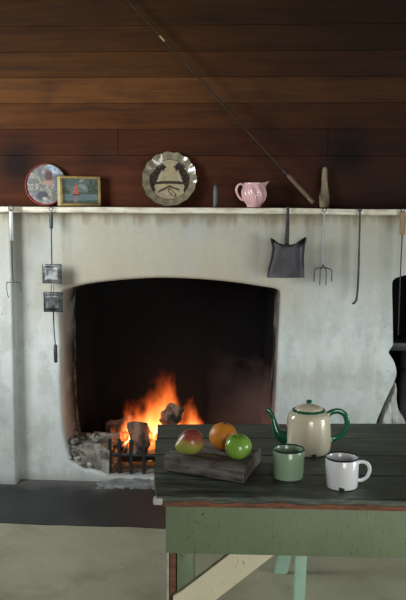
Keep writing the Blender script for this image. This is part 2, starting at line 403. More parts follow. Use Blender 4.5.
def mat_flame():
    t = NT('flame'); t.t.nodes.remove(t.b)
    c = t.n('ShaderNodeTexCoord'); oi = t.n('ShaderNodeObjectInfo')
    off = t.n('ShaderNodeVectorMath', operation='ADD'); mp = t.n('ShaderNodeMapping'); mp.inputs['Scale'].default_value = (0.9, 0.9, 1.9)
    t.l(c.outputs['Object'], mp.inputs[0]); t.l(mp.outputs[0], off.inputs[0])
    sc = t.n('ShaderNodeVectorMath', operation='SCALE'); t.l(oi.outputs['Location'], sc.inputs[0]); sc.inputs['Scale'].default_value = 9.0
    t.l(sc.outputs[0], off.inputs[1])
    nz = t.n('ShaderNodeTexNoise'); nz.inputs['Scale'].default_value = 1.6; nz.inputs['Detail'].default_value = 3; t.l(off.outputs[0], nz.inputs['Vector'])
    x, y, z = t.sep(c.outputs['Object']); nx, ny, nz2 = t.sep(nz.outputs['Color'])
    xx = t.math('ADD', x, t.math('MULTIPLY', t.math('MULTIPLY', t.math('SUBTRACT', nx, 0.5), 1.5), t.math('ADD', z, 0.2)))
    yy = t.math('ADD', y, t.math('MULTIPLY', t.math('SUBTRACT', ny, 0.5), 0.8))
    r = t.math('SQRT', t.math('ADD', t.math('MULTIPLY', xx, xx), t.math('MULTIPLY', yy, yy)))
    prof = t.math('POWER', t.math('SUBTRACT', 1.0, z, True), 0.75)
    f = t.math('SUBTRACT', prof, r, True)
    base = t.ramp(z, [(0.0, (0.2, 0.2, 0.2)), (0.12, (1, 1, 1)), (0.6, (0.75, .75, .75)), (1.0, (0.28, 0.28, 0.28))])
    st = t.math('MULTIPLY', t.math('MULTIPLY', t.math('POWER', f, 1.3), base), 76.0)
    col = t.ramp(t.math('MULTIPLY', f, t.math('SUBTRACT', 1.15, z)), [(0.0, (1.0, 0.10, 0.012)), (0.25, (1.0, 0.22, 0.04)), (0.55, (1.0, 0.40, 0.12)), (0.85, (1.0, 0.66, 0.34))])
    e = t.n('ShaderNodeEmission'); t.l(col, e.inputs[0]); t.l(st, e.inputs[1]); t.l(e.outputs[0], t.out.inputs['Volume'])
    return t.m
M['flame'] = mat_flame()

def colored(name, bm_pts_faces, cols, mat, parent=None, smooth=False):
    """mesh with one paint colour per face"""
    pts, faces = bm_pts_faces
    me = bpy.data.meshes.new(name); me.from_pydata(pts, [], faces); me.materials.append(mat)
    at_ = me.attributes.new('tone', 'FLOAT_COLOR', 'CORNER'); i = 0
    for f, c in zip(faces, cols):
        for _ in f: at_.data[i].color = tuple(c) + (1,); i += 1
    if smooth:
        for p in me.polygons: p.use_smooth = True
    return link(name, me, parent)

# ------------------------------------------------------------------ the room
YB = 0.12                        # face of the board wall, above the shelf
struct(mesh('floor', boxes((-2.3, -6.2, -0.06), (2.8, 1.0, 0.0)), M['floor'], smooth=False), 'worn beige concrete floor')
struct(mesh('ceiling', boxes((-2.3, -3.9, 3.0), (2.8, 1.0, 3.06)), M['ceil'], smooth=False), 'dark ceiling')
# board wall: courses of boards, a few with butt joints
pts, faces, cols = [], [], []
def plank(x0, x1, z0, z1, tone):
    b = 0.0016; i = len(pts); y = YB + random.uniform(0, 0.0015)
    for (x, z, yy) in ((x0, z0, YB + .007), (x1, z0, YB + .007), (x1, z1, YB + .007), (x0, z1, YB + .007),
                       (x0 + b, z0 + b, y), (x1 - b, z0 + b, y), (x1 - b, z1 - b, y), (x0 + b, z1 - b, y)):
        pts.append((x, yy, z))
    for f in ((4, 5, 6, 7), (0, 1, 5, 4), (1, 2, 6, 5), (2, 3, 7, 6), (3, 0, 4, 7)):
        faces.append(tuple(i + k for k in f)); cols.append(tone)
zs = [1.30, 1.32, 1.42, at(118, 155.5, YB).z, at(203, 129, YB).z, at(203, 103, YB).z, at(203, 77, YB).z, at(203, 51, YB).z, at(203, 25, YB).z]
while zs[-1] < 3.0: zs.append(min(3.0, zs[-1] + 0.135))
joint = {3: [at(118, 142, YB).x, at(328, 142, YB).x]}
tones = {1: (1.1, 0.8, 0.9), 2: (1.1, 0.8, 0.9), 3: (1.0, 0.72, 0.78), 4: (1.3, 1.1, 0.85), 5: (2.15, 2.05, 1.6), 6: (1.05, 1.0, 0.8), 7: (0.8, 0.8, 0.7), 8: (0.62, 0.66, 0.58), 9: (0.65, 0.65, 0.6)}
for i in range(len(zs) - 1):
    xs = [-2.3] + joint.get(i, []) + [2.8]; tn = tones.get(i, (0.9, 0.9, 0.9))
    for x0, x1 in zip(xs, xs[1:]):
        k = random.uniform(0.85, 1.12); plank(x0, x1, zs[i], zs[i + 1], tuple(c * k for c in tn))
pts += [(-2.3, YB + .014, 1.3), (2.8, YB + .014, 1.3), (2.8, YB + .014, 3.0), (-2.3, YB + .014, 3.0), (-2.3, YB + .08, 1.3), (2.8, YB + .08, 1.3), (2.8, YB + .08, 3.0), (-2.3, YB + .08, 3.0)]
n = len(pts)
for f in ((7, 6, 5, 4), (0, 1, 5, 4), (1, 2, 6, 5), (2, 3, 7, 6), (3, 0, 4, 7)):
    faces.append(tuple(n - 8 + k for k in f)); cols.append((0.3, 0.3, 0.3))
struct(colored('wall_back', (pts, faces), cols, M['boards']), 'dark reddish brown board wall above the mantel')
# side walls of the room
struct(mesh('wall_left', boxes((-2.3, -3.9, 0), (-2.24, 1.0, 3.0)), M['ceil'], smooth=False), 'dark side wall')
struct(mesh('wall_right', boxes((2.74, -3.9, 0), (2.8, 1.0, 3.0)), M['ceil'], smooth=False), 'dark side wall')

# plaster chimney wall with the arched fire opening and the niche on the right
def smooth_loop(px, n=5):
    return [Vector((p[0], p[1])) for p in spline([tuple((at(a, b, 0).x, at(a, b, 0).z)) for a, b in px], n)][:-1]
ARCH = [(66, 447), (62.5, 425), (60.5, 390), (60, 350), (59.5, 315), (60, 299), (62.5, 291), (70, 287.5), (90, 283), (120, 279.5), (150, 277.5), (175, 277.5), (205, 279), (235, 282),
        (262, 286), (276, 288.5), (281, 293), (281, 306), (279.5, 340), (278, 375), (276.5, 405), (275, 440), (273, 470)]
arch2d = smooth_loop(ARCH, 4)
arch2d = arch2d + [Vector((arch2d[-1].x, 0.03)), Vector((at(112, 470, 0).x, 0.03)), Vector((at(107, 456, 0).x, at(107, 476, 0).z)), Vector((at(100, 473, 0).x, at(100, 473, 0).z)), Vector((at(92, 470.5, 0).x, at(92, 470.5, 0).z)), Vector((at(85, 470, 0).x, at(85, 470, 0).z)), Vector((at(76, 465, 0).x, at(76, 465, 0).z)), Vector((at(69, 461, 0).x, at(69, 461, 0).z)), Vector((at(68, 453, 0).x, at(68, 453, 0).z))]
NICHE = [(392.5, 345), (392, 310), (391.5, 287), (393, 279.5), (400, 276), (412, 273.5), (428, 273), (444, 275), (452, 280), (454, 300), (454, 345), (454, 420), (450, 470), (386, 470), (374, 440), (375.5, 424), (380, 412), (386, 398), (391, 388),
         (394.5, 380), (396, 372), (393.5, 362), (388.5, 354), (388.5, 351)]
niche2d = [Vector(p) for p in spline([tuple((at(a, b, 0).x, at(a, b, 0).z)) for a, b in NICHE], 3)]
X0, X1, ZT = at(14.5, 300, 0).x, 1.75, 1.428
def offset(loop, d):
    n = len(loop); out = []
    area2 = sum(loop[i].x * loop[(i + 1) % n].y - loop[(i + 1) % n].x * loop[i].y for i in range(n)); s = 1 if area2 > 0 else -1
    for i in range(n):
        t = (loop[(i + 1) % n] - loop[i - 1]); t.normalize(); out.append(loop[i] + Vector((t.y, -t.x)) * d * s)
    return out
def centre_scale(loop, k, kz):
    c = sum(loop, Vector((0, 0))) / len(loop); return [Vector((c.x + (p.x - c.x) * k, p.y if p.y < 0.06 else c.y + (p.y - c.y) * kz)) for p in loop]
bm = bmesh.new()
outer = [bm.verts.new((x, 0, z)) for x, z in ((X0, -0.02), (X1, -0.02), (X1, ZT), (X0, ZT))]
edges = [bm.edges.new((outer[i], outer[(i + 1) % 4])) for i in range(4)]
loops3 = []
for lp, r, deep, k in ((arch2d, 0.020, 0.27, 0.955), (niche2d, 0.006, 0.10, 1.0)):
    seq = []
    for j in range(6):
        a = j / 5 * math.pi / 2
        L = offset(lp, r * (1 - math.sin(a)) - .004); seq.append([(p.x, r * (1 - math.cos(a)), max(p.y, 0.005)) for p in L])
    L = centre_scale(lp, 0.99, 0.995); seq.append([(p.x, deep * 0.5, p.y) for p in L])
    L = centre_scale(lp, k, 0.99); seq.append([(p.x, deep, p.y) for p in L])
    prev = None
    for j, pl in enumerate(seq):
        vs = [bm.verts.new(p) for p in pl]
        if j == 0: edges += [bm.edges.new((vs[i], vs[(i + 1) % len(vs)])) for i in range(len(vs))]
        else:
            for i in range(len(vs)): bm.faces.new((prev[i], prev[(i + 1) % len(vs)], vs[(i + 1) % len(vs)], vs[i]))
        prev = vs
    loops3.append(seq[-1])
ring_faces = set(bm.faces)
bmesh.ops.triangle_fill(bm, edges=edges, use_beauty=True, use_dissolve=False)
for f in bm.faces:
    f.smooth = f in ring_faces
bmesh.ops.recalc_face_normals(bm, faces=bm.faces)
# top of the masonry under the shelf and its left return
v = [bm.verts.new(p) for p in ((X0, 0, ZT), (X1, 0, ZT), (X1, YB + .05, ZT), (X0, YB + .05, ZT))]; bm.faces.new(v)
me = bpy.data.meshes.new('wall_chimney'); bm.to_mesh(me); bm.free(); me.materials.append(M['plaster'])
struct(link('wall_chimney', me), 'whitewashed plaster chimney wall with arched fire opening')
# the pier standing forward at the far left
bm = bmesh.new(); box(bm, (-2.0, -0.085, -0.02), (at(12.3, 300, -0.085).x, 0.14, 1.427), 0.014, 3)
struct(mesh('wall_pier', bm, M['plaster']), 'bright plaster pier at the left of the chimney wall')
# firebox
bm = bmesh.new(); L0 = loops3[0]; n = len(L0); D1 = 0.60
c = Vector((sum(p[0] for p in L0) / n, 0, sum(p[2] for p in L0) / n))
a = [bm.verts.new(p) for p in L0]; b = [bm.verts.new((c.x + (p[0] - c.x) * 0.93, D1, p[2] if p[2] < 0.06 else p[2] * 1.0 + 0.10 * (p[2] > 0.8))) for p in L0]
for i in range(n): bm.faces.new((a[i], a[(i + 1) % n], b[(i + 1) % n], b[i]))
bm.faces.new(b)
struct(mesh('wall_firebox', bm, M['soot'], angle=30), 'soot black inside of the fireplace')
bm = bmesh.new(); L1 = loops3[1]; a = [bm.verts.new(p) for p in L1]; b = [bm.verts.new((p[0], 0.42, p[2])) for p in L1]
for i in range(len(a)): bm.faces.new((a[i], a[(i + 1) % len(a)], b[(i + 1) % len(a)], b[i]))
bm.faces.new(b)
struct(mesh('wall_niche', bm, M['soot'], angle=30), 'black inside of the second opening at the right')
# hearth slab, its front edge uneven
bm = bmesh.new(); fr = []
for i in range(60):
    x = -2.0 + i * 0.075; fr.append((x, atz(80, 526, 0).y + 0.012 * mnoise.noise(Vector((x * 6, 0, 0))) + 0.008 * mnoise.noise(Vector((x * 25, 3, 0)))))
poly = fr + [(fr[-1][0], 0.6), (-2.0, 0.6)]
top = [bm.verts.new((x, y, 0.004)) for x, y in poly]; bot = [bm.verts.new((x, y, -0.02)) for x, y in poly]
bm.faces.new(top)
for i in range(len(top)): bm.faces.new((top[i], bot[i], bot[(i + 1) % len(top)], top[(i + 1) % len(top)]))
struct(mesh('floor_hearth', bm, M['hearth'], smooth=False), 'dark sooty hearth slab')

# ------------------------------------------------------------------ mantel shelf
ms = thing('mantel_shelf', 'long narrow cream painted mantel shelf above the fireplace', 'shelf', (0, 0, 1.427))
zt = 0.030
bm = bmesh.new(); N = 70; rings = []
for i in range(N + 1):
    x = -2.0 + 3.75 * i / N; dz = 0.003 * mnoise.noise(Vector((x * 3, 1, 0))) - 0.004 * max(0, x)
    e = 0.003 * mnoise.noise(Vector((x * 9, 7, 0)))
    y0 = -0.055 + e if x > at(17, 207, -0.06).x else -0.110 + e
    prof = [(YB, 0.0), (y0 + .008, 0.0), (y0 + .002, .004), (y0, .010), (y0, .016), (y0 + .004, zt - .001), (y0 + .012, zt), (YB, zt)]
    rings.append([bm.verts.new((x, y, z + dz)) for y, z in prof])
for a, b in zip(rings, rings[1:]):
    for k in range(8): bm.faces.new((a[k], a[(k + 1) % 8], b[(k + 1) % 8], b[k]))
bm.faces.new(rings[0]); bm.faces.new(rings[-1])
mesh('board', bm, M['shelf'], ms)
SH = 1.427 + zt + 0.003           # what stands on the shelf stands here
YF = -0.070                       # tools hang in this plane, off the shelf's front edge
for px, py, yy in ((11, 209, -0.112), (51, 208.5, -0.057), (288, 209.5, -0.057), (324.5, 210.5, -0.057), (360, 210.5, -0.057), (403, 210, -0.057)):
    p = at(px, py, yy); p.z = 1.444
    mesh('nail', tubes([Vector((p.x, yy + .01, p.z)), Vector((p.x, yy - .016, p.z)), Vector((p.x, yy - .024, p.z + .007))], 0.0032, 8), M['black_iron'], ms)

# ------------------------------------------------------------------ things on the shelf
def disc_paint(name, R, fun, mat, parent, nr=22, na=64, dish=0.0, rmod=None):
    pts = [(0, 0, fun and 0)]; faces = []; cols = []
    pts = [(0.0, 0.0, 0.0)]
    for i in range(1, nr + 1):
        for j in range(na):
            a = 2 * math.pi * j / na; r = R * i / nr * (rmod(a, i / nr)[0] if rmod else 1)
            pts.append((r * math.cos(a), -(rmod(a, i / nr)[1] if rmod else dish * (i / nr) ** 2), r * math.sin(a)))
    for i in range(nr):
        for j in range(na):
            k = (j + 1) % na
            f = (0, 1 + j, 1 + k) if i == 0 else (1 + (i - 1) * na + j, 1 + i * na + j, 1 + i * na + k, 1 + (i - 1) * na + k)
            faces.append(f); cx = sum(pts[q][0] for q in f) / len(f); cz = sum(pts[q][2] for q in f) / len(f)
            cols.append(fun(cx / R, cz / R))
    return colored(name, (pts, faces), cols, mat, parent, True)
def lean(o, deg): o.rotation_euler = (rad(deg), 0, o.rotation_euler.z)
def blot(u, v, s, seed): return mnoise.noise(Vector((u * s, v * s, seed)))
# round tin tray
R = 0.111; p = at(44.5, 185, 0.06)
tr = thing('round_tin', 'round tin tray with red rim and faded picture leaning behind the framed picture', 'tray', (p.x, 0.074, SH), 0); lean(tr, -9)
def lerp(a, b, t): t = max(0, min(1, t)); return tuple(p * (1 - t) + q * t for p, q in zip(a, b))
def tin_paint(u, v):
    n1, n2, n3 = blot(u, v, 4, 1), blot(u, v, 9, 4), blot(u, v, 3, 9); n4 = blot(u, v, 20, 6)
    c = lerp((0.34, 0.30, 0.25), (0.08, 0.075, 0.065), .5 + 2.2 * n2 + n4)
    if v > .25: c = lerp(c, (0.33, 0.31, 0.27), .5 + n3)
    c = lerp(c, (0.10, 0.12, 0.055), 3 * (n1 - .02)) if u < 0.05 or v < .2 else c
    c = lerp(c, (0.12, 0.12, 0.14), 2.5 * (n3 - .05) + 1.2 * n4)
    if v > 0.45 and u > 0.0: c = lerp((0.17, 0.27, 0.40), (0.50, 0.54, 0.54), .5 + 2.2 * n2)
    c = lerp(c, (0.085, 0.018, 0.022), 1.6 - 18 * ((u - 0.10) ** 2 * 1.6 + (v - 0.38) ** 2 * .5 + .04 * n4))
    c = lerp(c, (0.36, 0.21, 0.14), 1.3 - 26 * ((v - .06) ** 2 * 2 + (u - .05) ** 2 * .35))
    c = lerp(c, (0.012, 0.012, 0.022), 2.4 - 22 * ((u + 0.20) ** 2 + (v + 0.60) ** 2 * 1.6 + .04 * n2))
    c = lerp(c, (0.42, 0.38, 0.33), 1.3 - 110 * ((u + .08) ** 2 * .5 + (v + .74) ** 2))
    if u > 0.28: c = lerp(c, (0.06, 0.06, 0.055), 1.5 * (u - .3) + n1)
    return tuple(0.8 * q for q in c)
f = disc_paint('picture_face', R * 0.945, tin_paint, M['painted'], tr, 26, 80); f.location = (.005, -0.0045, R + .005)
bm = bmesh.new(); lathe(bm, [(0, .006), (R * .93, .006), (R * .985, .004), (R, -.004), (R * .985, -.012), (R * .955, -.0135), (R * .945, -.010), (R * .955, -.003), (R * .9, .001), (0, .001)], 64, M=Matrix.Translation((0, 0, R + .002)) @ Matrix.Rotation(rad(-90), 4, 'X'))
for v_ in bm.verts: pass
mesh('rim', bm, M['tin_red'], tr)
# framed picture (a boxy frame set a little askew)
W2, H2, T2 = 0.214, 0.152, 0.055
p = at(77.5, 190, 0.045)
pc = thing('framed_picture', 'small gilt framed landscape picture with red sail boat on the mantel', 'picture', (p.x, 0.062, SH), rad(27)); lean(pc, -3)
bm = bmesh.new(); fw = 0.013
for lo, hi in (((-W2 / 2, -T2, 0), (W2 / 2, 0, fw)), ((-W2 / 2, -T2, H2 - fw), (W2 / 2, 0, H2)), ((-W2 / 2, -T2, fw), (-W2 / 2 + fw, 0, H2 - fw)), ((W2 / 2 - fw, -T2, fw), (W2 / 2, 0, H2 - fw))):
    box(bm, lo, hi, 0.003)
mesh('frame', bm, M['gold'], pc)
mesh('side_panel', boxes((-W2 / 2 - .003, -T2 + .003, .002), (-W2 / 2 + .001, -.002, H2 - .002), 0.0015), M['gold_pale'], pc)
mesh('backing', boxes((-W2 / 2 + fw - .002, -T2 + .010, fw - .002), (W2 / 2 - fw + .002, -.004, H2 - fw + .002)), M['black_iron'], pc)
def landscape(u, v):            # u, v from 0 to 1
    n1, n2 = blot(u, v, 6, 3), blot(u, v, 13, 8)
    if v > 0.38:
        c = (0.115 + 0.03 * n1, 0.15 + 0.03 * n1, 0.135)
        if v > .72: c = (0.085 + .03 * n1, 0.115, 0.11)
        if 0.45 < u < 0.68 and v > .55 and n1 > 0: c = (0.23, 0.24, 0.20)
        tree = 0.72 + 0.10 * n1
        if u > tree and v < 0.95 + .2 * n2: c = (0.035, 0.055, 0.04) if n2 < 0.1 else (0.09, 0.11, 0.06)
        if u < 0.18 + .08 * n1 and v < 0.62 + .1 * n2: c = (0.06, 0.08, 0.05)
        if v < 0.44 + .03 * n1 and u > .4: c = (0.05, 0.075, 0.05)
    else:
        c = (0.12 + 0.05 * n1, 0.17 + .03 * n1, 0.165)
        if v < 0.12 + .06 * n1: c = (0.055, 0.08, 0.06)
        if abs(u - .36) < .06 and n2 > -.1: c = (0.24, 0.16, 0.14)
    s = (v - 0.34) / 0.50
    if 0 < s < 1 and (0.40 - 0.10 * (1 - s) - .02 < u < 0.40 + 0.065 * (1 - s)): c = (0.42, 0.085, 0.06) if n2 < .25 else (0.5, 0.16, 0.11)
    if abs(v - 0.335) < 0.022 and abs(u - 0.38) < 0.10: c = (0.05, 0.03, 0.03)
    return c
NX, NZ = 56, 38; pw, ph = W2 - 2 * fw, H2 - 2 * fw; pts = []; faces = []; cols = []
for j in range(NZ + 1):
    for i in range(NX + 1): pts.append((-pw / 2 + pw * i / NX, -T2 + .009, fw + ph * j / NZ))
for j in range(NZ):
    for i in range(NX):
        k = j * (NX + 1) + i; faces.append((k, k + 1, k + NX + 2, k + NX + 1)); cols.append(landscape((i + .5) / NX, (j + .5) / NZ))
colored('painting', (pts, faces), cols, M['painted'], pc)
# scalloped plate with two birds
R = 0.142; p = at(169, 179, 0.06)
pl = thing('scalloped_plate', 'brown slip glazed plate with scalloped rim and two bird figures', 'plate', (p.x, 0.062, SH), 0); lean(pl, -12)
def rm(a, t):
    k = 0 if t < 0.74 else (t - 0.74) / 0.26
    s = math.cos(15 * a)
    return 1 + 0.016 * k * s * (1 if k > .3 else 0), 0.020 * max(0, (t - 0.55) / 0.45) ** 1.4 + 0.003 * k * math.cos(15 * a)
def bird(u, v, s):
    """a perched bird; s = -1 the left one, 1 the right one"""
    u = u * s / 1.15; v = v / 1.15
    # local frame of the bird on the right, head up and turned inward
    head = (u - 0.32) ** 2 + (v - 0.40) ** 2 < 0.024
    beak = 0.12 < u < 0.25 and abs(v - 0.42) < 0.075 * (u - 0.08) / 0.2
    tx, ty = u - 0.45, v - 0.08
    body = (tx * .92 + ty * .38) ** 2 / 0.030 + (-tx * .38 + ty * .92) ** 2 / 0.125 < 1
    tail = 0.40 < u < 0.62 and -0.62 < v < -0.15 and abs(u - 0.53) < 0.075
    chest = body and (tx * .92 + ty * .38) < -0.085
    return head or beak or tail or body, chest
def plate_paint(u, v):
    r = math.hypot(u, v); n = blot(u, v, 7, 5); n2 = blot(u, v, 14, 2)
    c = (0.32 + .08 * n, 0.26 + .07 * n, 0.16)
    if r > 0.76:
        a = math.atan2(v, u); c = (0.16, 0.132, 0.085) if math.cos(15 * a + 1) + 1.5 * n > 0.1 else (0.22, 0.185, 0.12)
    elif r > 0.72: c = (0.10, 0.075, 0.05)
    else:
        for s in (-1, 1):
            d, ch = bird(u, v, s)
            if d: c = (0.34, 0.31, 0.23) if ch else ((0.030, 0.021, 0.016) if n2 < .35 else (0.10, 0.075, 0.05))
        if abs(v + 0.10 + 0.10 * u * u) < 0.055 and abs(u) < 0.5: c = (0.05, 0.036, 0.026)
        if abs(v + 0.27 - 0.5 * (u + .05)) < 0.04 and -0.42 < u < 0.05: c = (0.06, 0.045, 0.03)
        if abs(v + 0.25 + 0.35 * (u - .0)) < 0.035 and 0.0 < u < 0.36: c = (0.06, 0.045, 0.03)
        e = ((u - .1) * .7 + (v + .48) * .7) ** 2 / .006 + ((u - .1) * .7 - (v + .48) * .7) ** 2 / .04
        if 0.55 < e < 1.1: c = (0.06, 0.045, 0.03)
    return c
M['plate'] = attr_mat('slip_glaze', 0.16, 0.4)
f = disc_paint('face', R, plate_paint, M['plate'], pl, 40, 120, rmod=rm); f.location = (0, 0, R + .001)
bm = bmesh.new(); bk = [[]]
na = 120; prev = None
for t in (1.0, 0.97, 0.74, 0.5, 0.0):
    vs = []
    for j in range(na):
        a = 2 * math.pi * j / na; q = rm(a, t); r = R * t * q[0]; d = 0.0 if t == 1.0 else 0.006
        vs.append(bm.verts.new((r * math.cos(a), -q[1] + d, R + .001 + r * math.sin(a))) if t > 0 or not vs else vs[0])
    if prev:
        for j in range(na):
            k = (j + 1) % na
            try: bm.faces.new((prev[j], prev[k], vs[k], vs[j]) if t > 0 else (prev[j], prev[k], vs[0]))
            except ValueError: pass
    prev = vs
mesh('back', bm, simple('brown_clay', (0.12, 0.085, 0.055), (0.08, 0.055, 0.035), 15, 0.4), pl)
# grey stub
p = at(215.5, 200, 0.03)
cd = thing('candle_stub', 'thin grey tapering candle stub between plate and pink jug', 'candle', (p.x, 0.02, SH))
bm = bmesh.new(); lathe(bm, [(0, 0), (.0125, 0), (.0135, .004), (.0125, .012), (.0118, .06), (.0105, .095), (.009, .108), (.004, .113), (0, .114)], 20, rfun=lambda a, z: 1 + .05 * math.sin(3 * a + z * 90))
mesh('wax', bm, M['candle'], cd)
mesh('wick', tubes([(0, 0, .112), (.001, 0, .119), (.003, 0, .124)], .0012, 6), M['black_iron'], cd)
# pink jug
p = at(254, 200, 0.03)
jg = thing('pink_jug', 'small pink swirl fluted china jug on the mantel', 'jug', (p.x, 0.025, SH))
prof = spline([(0.0, 0.0), (0.034, 0.0), (0.036, 0.004), (0.040, 0.014), (0.054, 0.035), (0.062, 0.062), (0.061, 0.085), (0.055, 0.105), (0.052, 0.118), (0.053, 0.123)], 5)
sw = lambda a, z: 1 + (0.055 * math.sin(9 * a + z * 55) if 0.012 < z < 0.112 else 0) * min(1, (z - .012) / .02 if z > .012 else 0)
def spout_pull(vs):
    for v_ in vs:
        if v_.co.z > 0.085 and v_.co.x > 0.02:
            k = (v_.co.z - 0.085) / 0.038; g = max(0, 1 - abs(v_.co.y) / 0.022)
            v_.co.x += 0.024 * k * k * g; v_.co.z += 0.008 * k * g; v_.co.y *= 1 - 0.45 * k * g
bm = bmesh.new(); vs = lathe(bm, prof, 90, rfun=sw); inn = [(max(0, r - .004), z) for r, z in reversed(prof) if z > .006]; inn[-1] = (0, .006)
inn = [(0.051, .1245)] + inn
vs2 = lathe(bm, [prof[-1]] + inn, 90); spout_pull(vs + vs2)
mesh('body', bm, M['pink'], jg)
hp = [(-.050, 0, .108), (-.066, 0, .118), (-.084, 0, .108), (-.090, 0, .085), (-.080, 0, .058), (-.064, 0, .040), (-.050, 0, .036)]
mesh('handle', tubes(spline(hp, 6), 0.0062, 10), M['pink'], jg)
# upright wooden tool
p = at(325, 200, 0.04)
wd = thing('wooden_paddle', 'tapered pale wooden paddle standing upright on the mantel near the rod end', 'wooden tool', (p.x, 0.085, SH)); lean(wd, -4)
bm = bmesh.new()
lathe(bm, [(0, 0), (.020, 0), (.024, .006), (.026, .03), (.0265, .06), (.021, .085), (.0165, .12), (.0145, .16), (.013, .195), (.009, .205), (0, .206)], 20, M=Matrix.Diagonal((1, .62, 1, 1)))
mesh('blade', bm, M['pale_wood'], wd)
mesh('wire_loop', tubes(ring_pts((0, -.0, .205), .009, 14), .0016, 6, closed=True), M['iron'], wd)
# fishing rod leaning on the boards
a, b = at(314, 203.5, 0.02), at(127, 0, YB - 0.036)
rod = thing('fishing_rod', 'long thin dark fishing rod leaning diagonally across the board wall', 'fishing rod', a)
d = (b - a); Lr = d.length; d.normalize(); Lr += 0.30
def P(t): return d * t
mesh('rod_shaft', tubes([P(.20), P(.5), P(1.0), P(Lr)], [.0065, .0057, .0045, .003], 8), M['cane'], rod)
mesh('grip', tubes([P(0.045), P(.05), P(.10), P(.175), P(.2)], [.009, .012, .0125, .012, .009], 12), M['rod_grip'], rod)
mesh('ferrule', tubes([P(.196), P(.199), P(.225), P(.228)], [.009, .0105, .0105, .009], 12), M['black_iron'], rod)
mesh('butt_cap', tubes([P(.004), P(.006), P(.042), P(.046)], [.007, .012, .012, .009], 12), M['rod_grip'], rod)
for t in (0.42, 0.66, 0.90):
    mesh('line_guide', tubes(ring_pts(P(t) + Vector((0, -.013, 0)), .0055, 12, 'X'), .0013, 6, closed=True), M['iron'], rod)
t = (at(163, 40, .1) - a).length
mesh('ferrule', tubes([P(t - .02), P(t - .018), P(t + .018), P(t + .02)], [.004, .0062, .0062, .004], 10), M['tan_wood'], rod)

# ------------------------------------------------------------------ tools hung off the shelf
def hung(name, label, px, py, y=YF):
    p = at(px, py, y); p.y = y; return thing(name, label, 'fire tool', p), p
def loc(px, py, o, y=YF):
    q = at(px, py, y) - o; return Vector((q.x, 0, q.z))
# toasting fork at the far left
ya = -0.125
t, o = hung('toasting_fork', 'slim two tined toasting fork hanging on the bright left pier', 11, 208, ya)
mesh('ring', tubes(ring_pts((0, 0, 0), .013, 18), .0022, 8, closed=True), M['iron'], t)
bm = bmesh.new(); box(bm, (-.010, -.002, -.165), (.010, .002, -.016), .0015)
mesh('handle', bm, M['bright_steel'], t)
mesh('shaft', tubes([(0, 0, -.012), (0, 0, -.2), (0, 0, -.30), (0, 0, -.305), (.001, 0, -.345), (.006, 0, -.375)], [.002, .0025, .003, .0022, .0018, .0018], 8), M['iron'], t)
zc = -.375
mesh('crossbar', tubes(spline([(-.030, 0, zc - .005), (-.028, 0, zc), (.0, 0, zc + .001), (.036, 0, zc), (.040, 0, zc - .004)], 4), .0019, 8), M['iron'], t)
mesh('tine', tubes(spline([(-.030, 0, zc - .003), (-.031, 0, zc - .03), (-.026, 0, zc - .065), (-.020, 0, zc - .078)], 4), .0017, 8), M['iron'], t)
mesh('tine', tubes(spline([(.040, 0, zc - .003), (.041, 0, zc - .02), (.040, 0, zc - .045)], 4), .0014, 8), M['iron'], t)
# jaffle iron, opened out
t, o = hung('jaffle_iron', 'opened jaffle iron with two square plates hanging beside the fireplace', 51, 209)
mesh('ring', tubes(ring_pts((0, 0, 0), .010, 16), .0022, 8, closed=True), M['iron'], t)
def L(px, py): return loc(px, py, o)
def rodp(name, pts, r, m, par=t): return mesh(name, tubes(pts, r, 10), m, par)
z1, z2 = L(51, 213).z, L(51, 228).z
rodp('handle', [(0, 0, z1 + .006), (0, 0, z1 + .004), (0, 0, (z1 + z2) / 2), (0, 0, z2), (0, 0, z2 - .003)], [.005, .0085, .0095, .009, .006], M['handle_black'])
z3, z4 = L(51, 264).z, L(52, 283.5).z
rodp('rod', [(0, 0, z2), (0, 0, z3 - .004)], .0032, M['iron'])
def pan(zt_, zb_, xc, m, name):
    w2 = .050; bm = bmesh.new(); zc = (zt_ + zb_) / 2; h = (zt_ - zb_) / 2
    box(bm, (xc - w2, -.004, zc - h), (xc + w2, .004, zc + h), .003)
    pn = mesh(name, bm, m, t)
    bm = bmesh.new()
    a = [(-.037, -.004), (-.022, -.018)]
    v0 = [bm.verts.new((xc + sx * .040, -.004, zc + sz * (h - .010))) for sx, sz in ((-1, -1), (1, -1), (1, 1), (-1, 1))]
    v1 = [bm.verts.new((xc + sx * .032, -.013, zc + sz * (h - .018))) for sx, sz in ((-1, -1), (1, -1), (1, 1), (-1, 1))]
    v2 = [bm.verts.new((xc + sx * .026, -.0145, zc + sz * (h - .024))) for sx, sz in ((-1, -1), (1, -1), (1, 1), (-1, 1))]
    for q, s in ((v0, v1), (v1, v2)):
        for i in range(4): bm.faces.new((q[i], q[(i + 1) % 4], s[(i + 1) % 4], s[i]))
    bm.faces.new(v2)
    mesh('raised_centre', bm, m, pn, smooth=False)
    bm = bmesh.new(); tube(bm, [Vector((xc + sx * .046, -.005, zc + sz * (h - .004))) for sx, sz in ((-1, -1), (1, -1), (1, 1), (-1, 1))], .0035, 6, closed=True)
    mesh('edge_band', bm, M['iron'], pn)
    return pn
pan(z3, z4, 0, M['jaffle'], 'pan')
z5, z6 = L(52, 292).z, L(52, 312).z
for sx in (-.006, .006):
    mesh('hinge_link', tubes(spline([(sx, -.002, z4 + .006), (sx + .002, -.004, (z4 + z5) / 2), (sx, -.002, z5 - .006)], 4), .0025, 8), M['steel'], t)
pan(z5, z6, .004, M['jaffle_dark'], 'pan')
z7, z8 = L(53, 345).z, L(53, 362).z
rodp('rod', [(.004, 0, z6 + .004), (.006, 0, (z6 + z7) / 2), (.012, 0, z7)], [.004, .0028, .0028], M['iron'])
